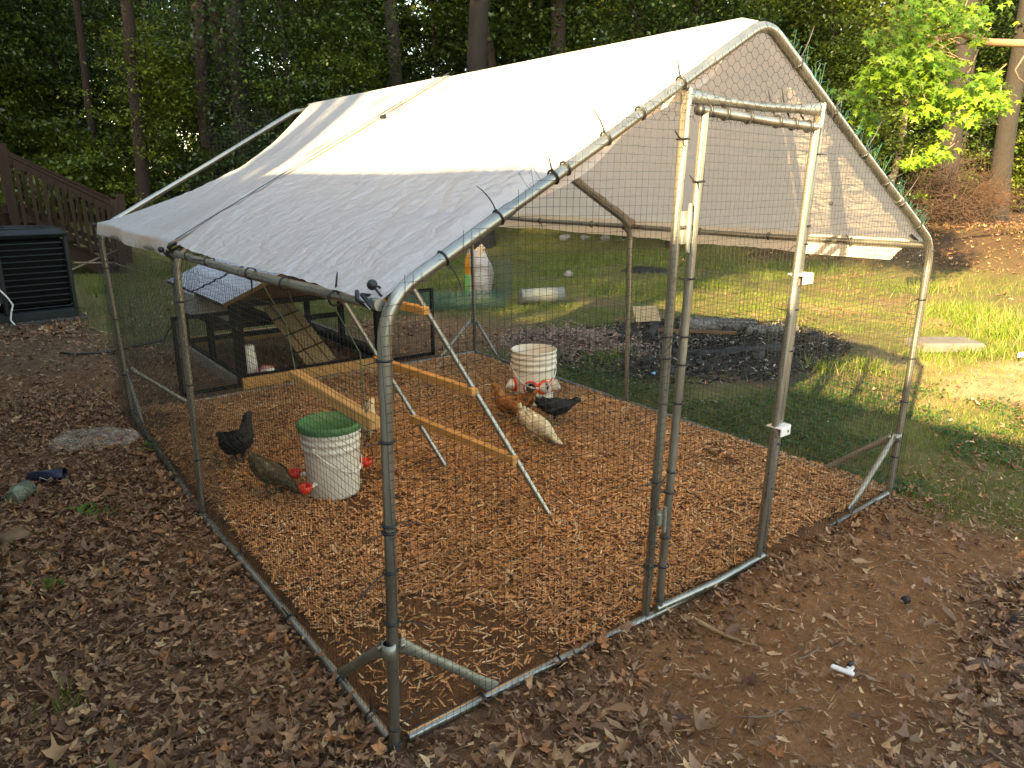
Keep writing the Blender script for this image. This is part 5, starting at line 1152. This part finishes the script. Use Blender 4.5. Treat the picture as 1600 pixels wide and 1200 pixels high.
TRK = [(192, 15.8, 1, 0, .8, 'straight dark trunk right above the lower end of the deck stairs'), (128, 17.5, 1, 1, .5, 'slim dark trunk behind the deck stairs'), (306, 16, 1, 1, .9, 'reddish trunk left of the tarp peak end'), (330, 16.5, 1, 2, .8, 'thin pale trunk with peeling bark left of the tarp peak end'), (380, 15.8, 0, 3, 1.0, 'thick dark trunk above the far left tarp corner'), (362, 18, 1, 4, 1, 'reddish trunk behind the thick dark trunk over the tarp corner'), (612, 17, 0, 5, .85, 'dark trunk over the middle seam of the tarp'), (750, 15.6, 0, 1.2, 1.2, 'widest brown trunk standing right behind the tarp ridge'), (781, 18, 2, 2.2, 1.1, 'slim trunk just right of the widest trunk'), (876, 17.5, 0, 3.1, 1.0, 'dark straight trunk behind the middle of the tarp ridge'), (990, 17.5, 1, 4.4, 1.05, 'dark reddish trunk above the right part of the tarp ridge'), (1236, 18, 0, 5.5, .9, 'dark trunk right behind the tarp peak'), (1476, 18, 0, 3.6, 1.15, 'stout dark trunk behind the bright leafy branch'), (1592, 18, 0, 2.5, 1.1, 'dark trunk at the right edge of the wood')]
for px_, D, kd, rz_, ts, lb in TRK:
    p = at_px(px_, D, 2.0 if px_ == 1476 else 4.0); tree(KT[kd], p.x, p.y, 1.0, rz_, 'forest_tree', 'tall tree, '+lb, trunk_scale=ts)
lt = thing('leaning_tree', 'tree trunk leaning to the right above the tarp ridge', 'tree', (*at_px(925, 19), 0), 0, 'trees of the wood behind the yard')
o_ = link('trunk', KT[1][0], None, lt); o_.rotation_euler = (.0, .38, -.65); o_.scale = (.95, .95, 1)
sg = thing('tree_snag', 'broken pale dead tree trunk beside the stout dark trunk', 'dead tree', (*at_px(1418, 18), 0), 0)
part('trunk', MB().tube([(-.35, .1, -.1), (-.22, .1, .9), (-.02, 0, 1.9), (.08, 0, 2.9), (.10, 0, 3.55)], [.10, .085, .095, .09, .075], 12), M_SNAG, sg); part('splinter', MB().tube([(.05, .03, 3.4), (.02, .04, 3.75)], [.06, .01], 6), M_SNAG, sg)
rg = random.Random(5)
ulab = ['dark green understorey tree with low leafy branches at the wood edge', 'yellow-green understorey tree with low leafy branches at the wood edge', 'taller dark leafy understorey tree at the wood edge', 'small yellow-green sapling at the wood edge']
ZN = [(60, 'beyond the deck stairs at the left edge'), (170, 'above the deck stairs'), (290, 'left of the tarp peak end'), (420, 'above the far left tarp corner'), (540, 'behind the far end of the ridge'), (680, 'above the middle seam of the tarp'), (820, 'around the widest trunk'), (960, 'above the middle of the ridge'), (1120, 'above the near part of the ridge'), (1260, 'behind the tarp peak'), (1400, 'just right of the tarp peak'), (1520, 'behind the brush heap'), (9999, 'at the right edge of the wood')]
used = {}
def zlab(base, px_):
    l = base+' '+[z for q, z in ZN if px_ < q][0]; used[l] = used.get(l, 0)+1; n_ = used[l]
    return l if n_ == 1 else (l+', set farther back' if n_ == 2 else (l+', half hidden by others' if n_ == 3 else l+', deepest in the shade'))
UL = ['dark understorey tree', 'yellow-green understorey tree', 'tall dark leafy tree', 'yellow-green sapling']
for i in range(34):
    px_ = -150+i*57+rg.uniform(-20, 20); D = rg.uniform(18.5, 22) if i % 2 else rg.uniform(22, 28)
    if 0 < px_ < 420: D += 2
    kd = rg.choice([0, 0, 1, 2, 2, 3]); p = at_px(px_, D); tree(KU[kd], p.x, p.y, rg.uniform(.85, 1.25), rg.uniform(0, 6.3), 'understorey_tree', zlab(UL[kd], px_))
for i, px_ in enumerate((20, 90, 235, 450, 540, 1090, 1060, 1150, 1300, 1345)):   # nearer leafy branches in front of the trunks
    p = at_px(px_, 15.2+(i % 3)*.6+(3.5 if px_ < 100 else 0)); tree(KU[(3, 0, 3, 0, 3, 2, 0, 3, 1, 3)[i]], p.x, p.y, .85, i*1.1, 'understorey_tree', zlab('near leafy tree', px_))
for i in range(34):
    px_ = -60+i*50+rg.uniform(-20, 20); D = rg.uniform(15.5, 21); kd = rg.choice([0, 1]); p = at_px(px_, D if px_ < 1230 else D+6)
    if p.y < 15 and p.x < 4: p.y += 2
    tree(KB[kd], p.x, p.y, rg.uniform(.8, 1.4), rg.uniform(0, 6.3), 'bush', zlab(['dark leafy bush', 'light green bush'][kd], px_), 'bush', 'bushes along the wood edge')
for i in range(26):
    px_ = -200+i*75+rg.uniform(-30, 30); D = rg.uniform(27, 34); p = at_px(px_, D); tree(KT[i % 3], p.x, p.y, 1.1, rg.uniform(0, 6.3), 'far_tree', zlab('tall slim tree', px_), 'tree', 'tall trees deeper in the wood')
# leafy depth of the wood, one mass
N = 80000; u = RNG.uniform(-400, 2000, N); D = RNG.uniform(27, 50, N); zz = RNG.random(N)**1.2*19+.2
pp_ = np.array([tuple(at_px(a_, b_)) for a_, b_ in zip(u, D)]); cl2 = vnoise(u*.01, zz, .9, 91, 2)
kp = cl2 > .40; pp_, zz, D = pp_[kp], zz[kp], D[kp]; N = len(zz)
link('deep_forest', scatter('deep_forest', [lf4], np.column_stack([pp_, zz]), rotmats(RNG.uniform(0, 6.28, N), RNG.normal(0, .8, N), RNG.normal(0, .8, N)), RNG.uniform(.35, .8, N), (np.array([.14, .22, .03])+np.array([.12, .08, .01])*RNG.random((N, 1)))*RNG.uniform(.6, 1.4, (N, 1))), M_LEAF, kind='stuff')  # lighter leaf colour stands for sunlight falling beyond the near trees
tag(bpy.data.objects['deep_forest'], 'mass of leaves deep in the wood beyond the trees', 'forest')
# trees on the sunny side beyond the house, out of the picture: they dapple the light
for k, (x_, y_, s_, kd) in enumerate(((-13, 5.5, 1.1, 2), (-15, 8, 1.15, 2), (-12.5, 9.5, 1.1, 2), (-18, 4.5, 1.2, 2), (-20, 7, 1.2, 2), (-17, 10.5, 1.2, 2), (-21, 12, 1.2, 2), (-13.5, 14.5, 1.1, 2), (-10.5, 13.5, 1.05, 2), (-15.5, -2.9, 1.25, 1), (-19, -1.5, 1.35, 0), (-17, 1.5, 1.4, 1), (-15.8, -4.2, 1.3, 1), (-15.5, -2.1, 1.2, 2), (-18, .2, 1.25, 2), (-16.5, -1.0, 1.05, 2), (-13, 24, 1.1, 2), (-10, 29, 1.1, 2), (-17, 6.5, .95, 2), (-14, 11.5, 1.0, 0), (-19, 14.5, 1.1, 2), (-12, 17.5, 1.0, 2), (-22, 9, 1.1, 2), (-9, 22, 1.0, 0), (-16, 21, 1.1, 2), (-3, 19, .9, 2), (-24, 2.0, 1.0, 2), (-5, 26, 1, 0), (-23, 17, 1.1, 2))):
    tree(KT[kd], x_, y_, s_, k*1.3, 'side_yard_tree', 'tall tree on the far side of the house', 'tree', 'trees beyond the house')
for k, (x_, y_, s_, kd) in enumerate(((-13, 4.5, 1.1, 2), (-15, 9, 1.2, 0), (-12, 13.0, 1.2, 2), (-4, 22, 1.2, 0), (-18, 12, 1.3, 2), (-1.5, 24, 1.2, 2))):
    tree(KU[kd], x_, y_, s_, k*1.7, 'side_yard_sapling', 'leafy understorey tree on the far side of the house', 'tree', 'low trees beyond the house')

# ------------------------------------------------------------------ sweetgum whose sunlit branch hangs into the picture
M_SG = leafmat('bright_leaf', .50, .42, False, [(0, (.13, .24, .025)), (.5, (.18, .31, .03)), (1, (.25, .36, .04))], spec=.4)
M_SG2 = leafmat('bright_leaf_mass', .50, .42, True, spec=.4)
sgm = thing('sweetgum_tree', 'sweetgum with a bright sunlit star-leaved branch hanging in at upper right', 'tree', (10.6, -2.6, 0))
def loc3(px, py, D):
    cp, sp = math.cos(.2721), math.sin(.2721); f_ = Vector((math.sin(.6523)*cp, math.cos(.6523)*cp, -sp)); r_ = Vector((math.cos(.6523), -math.sin(.6523), 0)); u_ = r_.cross(f_)
    return Vector(CAMP)+(f_+r_*((px-800)/1140.4)+u_*((600-py)/1140.4))*D
O_ = Vector((10.6, -2.6, 0))
part('trunk', MB().tube([(0, 0, -.1), (.05, 0, 2), (0, .1, 4), (.1, 0, 7), (0, .1, 10)], [.22, .19, .16, .12, .05], 14), M_BARK, sgm)
limb = [loc3(1780, 92, 9.6)-O_, loc3(1600, 68, 8.9)-O_, loc3(1540, 66, 8.7)-O_, loc3(1500, 52, 8.5)-O_, loc3(1468, 60, 8.4)-O_, loc3(1430, 90, 8.2)-O_]
part('limb', MB().tube([Vector((.02, .05, 3.5))]+limb, [.09, .06, .045, .042, .036, .028, .015][:7], 10), simple('limb_bark', (.28, .17, .09), .85, 0, .3, 20, bmp=.6), sgm)
blobs = [(1450, 20, 60, 30, 8.5), (1500, 30, 60, 28, 8.6), (1425, 60, 45, 28, 8.3), (1400, 95, 45, 25, 8.2), (1450, 90, 40, 24, 8.3), (1470, 110, 45, 28, 8.4), (1420, 130, 50, 22, 8.2), (1370, 120, 32, 20, 8.4), (1480, 150, 45, 22, 8.2), (1450, 175, 35, 14, 8.2), (1530, 150, 45, 22, 8.2), (1560, 160, 24, 22, 8.1), (1510, 185, 30, 14, 8.2), (1545, 125, 25, 12, 8.2), (1470, 240, 22, 12, 8.1), (1445, 250, 20, 10, 8.1), (1420, 258, 12, 8, 8.15), (1530, 62, 20, 10, 8.6), (1360, 60, 12, 14, 8.4), (1340, 150, 30, 20, 9.3), (1355, 190, 25, 20, 9.3), (1475, 210, 12, 8, 8.1)]
Pn, Mn = [], []
for bx, by, sx_, sy_, D in blobs:
    n_ = int(sx_*sy_/26)+6
    part('twig', MB().tube([loc3(bx+random.uniform(-10, 30), by-random.uniform(15, 35), D)-O_, loc3(bx, by, D)-O_, loc3(bx-sx_*.6, by+sy_*.5, D-.1)-O_], [.008, .005, .002], 5), M_TWIG, sgm)
    for q_ in range(int(n_*4.2)):
        p = loc3(bx+random.gauss(0, sx_*.46), by+random.gauss(0, sy_*.5), D+random.gauss(0, .28)); Pn.append(p)
smesh = trimesh('leaf', *ST[0]); smesh.materials.append(M_SG)
order = sorted(range(len(Pn)), key=lambda i: (Pn[i]-Vector(CAMP)).length)
def lrot(): return (random.gauss(.75, .35), random.gauss(-.25, .35), random.gauss(0, .9)-.5)
for i in order[:290]:
    o_ = link('leaf', smesh, None, sgm, loc=Pn[i]-O_, rot=lrot()); s_ = random.uniform(.07, .12); o_.scale = (s_, s_, s_)
rest = [Pn[i]-O_ for i in order[290:]]; n_ = len(rest)
from mathutils import Euler
RR = np.array([np.array(Euler(lrot()).to_matrix()) for _ in range(n_)])
link('leaves', scatter('leaves', ST, np.array([tuple(p) for p in rest]), RR, RNG.uniform(.06, .12, n_), np.array([.17, .29, .03])*RNG.uniform(.5, 1.35, (n_, 1))*np.stack([RNG.uniform(.7, 1.25, n_), np.ones(n_), np.ones(n_)], 1)), M_SG2, sgm, kind='stuff')
nn = 1500; cz = np.stack([RNG.normal(0, 1.6, nn), RNG.normal(-.8, 1.2, nn), RNG.normal(8, 1.2, nn)], 1)
link('crown', scatter('crown', ST, cz, rotmats(RNG.uniform(0, 6.28, nn), RNG.normal(0, .5, nn), RNG.normal(0, .5, nn)), RNG.uniform(.12, .2, nn), np.array([.10, .17, .03])*RNG.uniform(.7, 1.3, (nn, 1))), M_SG2, sgm)
for pts_ in ([(1528, 78, 8.6), (1515, 110, 8.5), (1500, 125, 8.4)], [(1600, 88, 8.6), (1586, 110, 8.5), (1592, 122, 8.4), (1600, 128, 8.4)], [(1495, 205, 8.2), (1485, 225, 8.15), (1470, 238, 8.1)]):
    part('twig', MB().tube([loc3(*p)-O_ for p in pts_], [.012, .009, .005], 6), M_TWG2, sgm)
# brush: dead vine tangle and dead pine tops
def tangle(name, label, c, sz, n, mat, r, L, down=.0):
    rr = random.Random(name+label); t = MB()
    for k in range(n):
        p = Vector((rr.gauss(0, sz[0]*.4), rr.gauss(0, sz[1]*.4), abs(rr.gauss(0, sz[2]*.5)))); d = Vector((rr.gauss(0, 1), rr.gauss(0, 1), rr.gauss(down, .6))).normalized(); q = [p]
        for s_ in range(5): d = (d+Vector((rr.gauss(0, .35), rr.gauss(0, .35), rr.gauss(0, .35)))).normalized(); q.append(q[-1]+d*L/5)
        for v in q: v.z = max(.02 if c[2] < 1.0 else -3, v.z)
        t.tube(q, [r, r, r*.8, r*.6, r*.5, r*.3], 4)
    return tag(part(name, t, mat, loc=c, kind='thing'), label, 'brush')
p = at_px(1478, 17.2, 1.2); tangle('brush_pile', 'heap of brown dead pine boughs at the foot of the stout trunk', (p.x, p.y, hz(p.x, p.y)), (1.5, 1.2, 1.15), 1300, simple('dead_brush', (.05, .027, .017), .9, 0, .3), .006, .9)
p = at_px(1548, 17.0, 1.2); tangle('brush_pile', 'rusty orange dead needles on the right end of the brush heap', (p.x, p.y, hz(p.x, p.y)+.45), (.7, .6, .5), 420, simple('dead_needles', (.09, .042, .022), .9, 0, .3), .004, .3)
p = at_px(1398, 17.5); tangle('vine_tangle', 'pale hanging tangle of dead vines above the broken snag', (p.x, p.y, 4.7), (.5, .5, 1.1), 110, simple('dead_vine', (.26, .17, .12), .9, 0, .3), .012, 1.6, -.9)
tag(rock('forest_rock', 'x', (*at_px(172, 21), 1.2), (.7, .5, .45), simple('pale_tarp', (.5, .5, .52), .6), 77, 'debris'), 'pale grey covered heap glimpsed in the wood above the deck stairs', 'debris')
p = at_px(172, 21); tag(part('stump', MB().tube([(0, 0, -.1), (0, 0, .5), (.02, 0, .95)], [.3, .25, .22], 12), M_BARK, loc=(p.x, p.y, 0)), 'broad stump under the pale heap in the wood', 'stump')
for k, (a_, b_) in enumerate((((.62, 12.4, .15), (1.55, 12.9, .45)), ((.75, 12.0, .35), (1.9, 12.2, .05)))):
    tag(part('fallen_branch', MB().tube([a_, ((a_[0]+b_[0])/2, (a_[1]+b_[1])/2, .3), b_], [.02, .017, .008], 6), M_TWG2), ['bare branch leaning behind the air conditioner', 'lower bare branch sloping down behind the air conditioner'][k], 'branch')
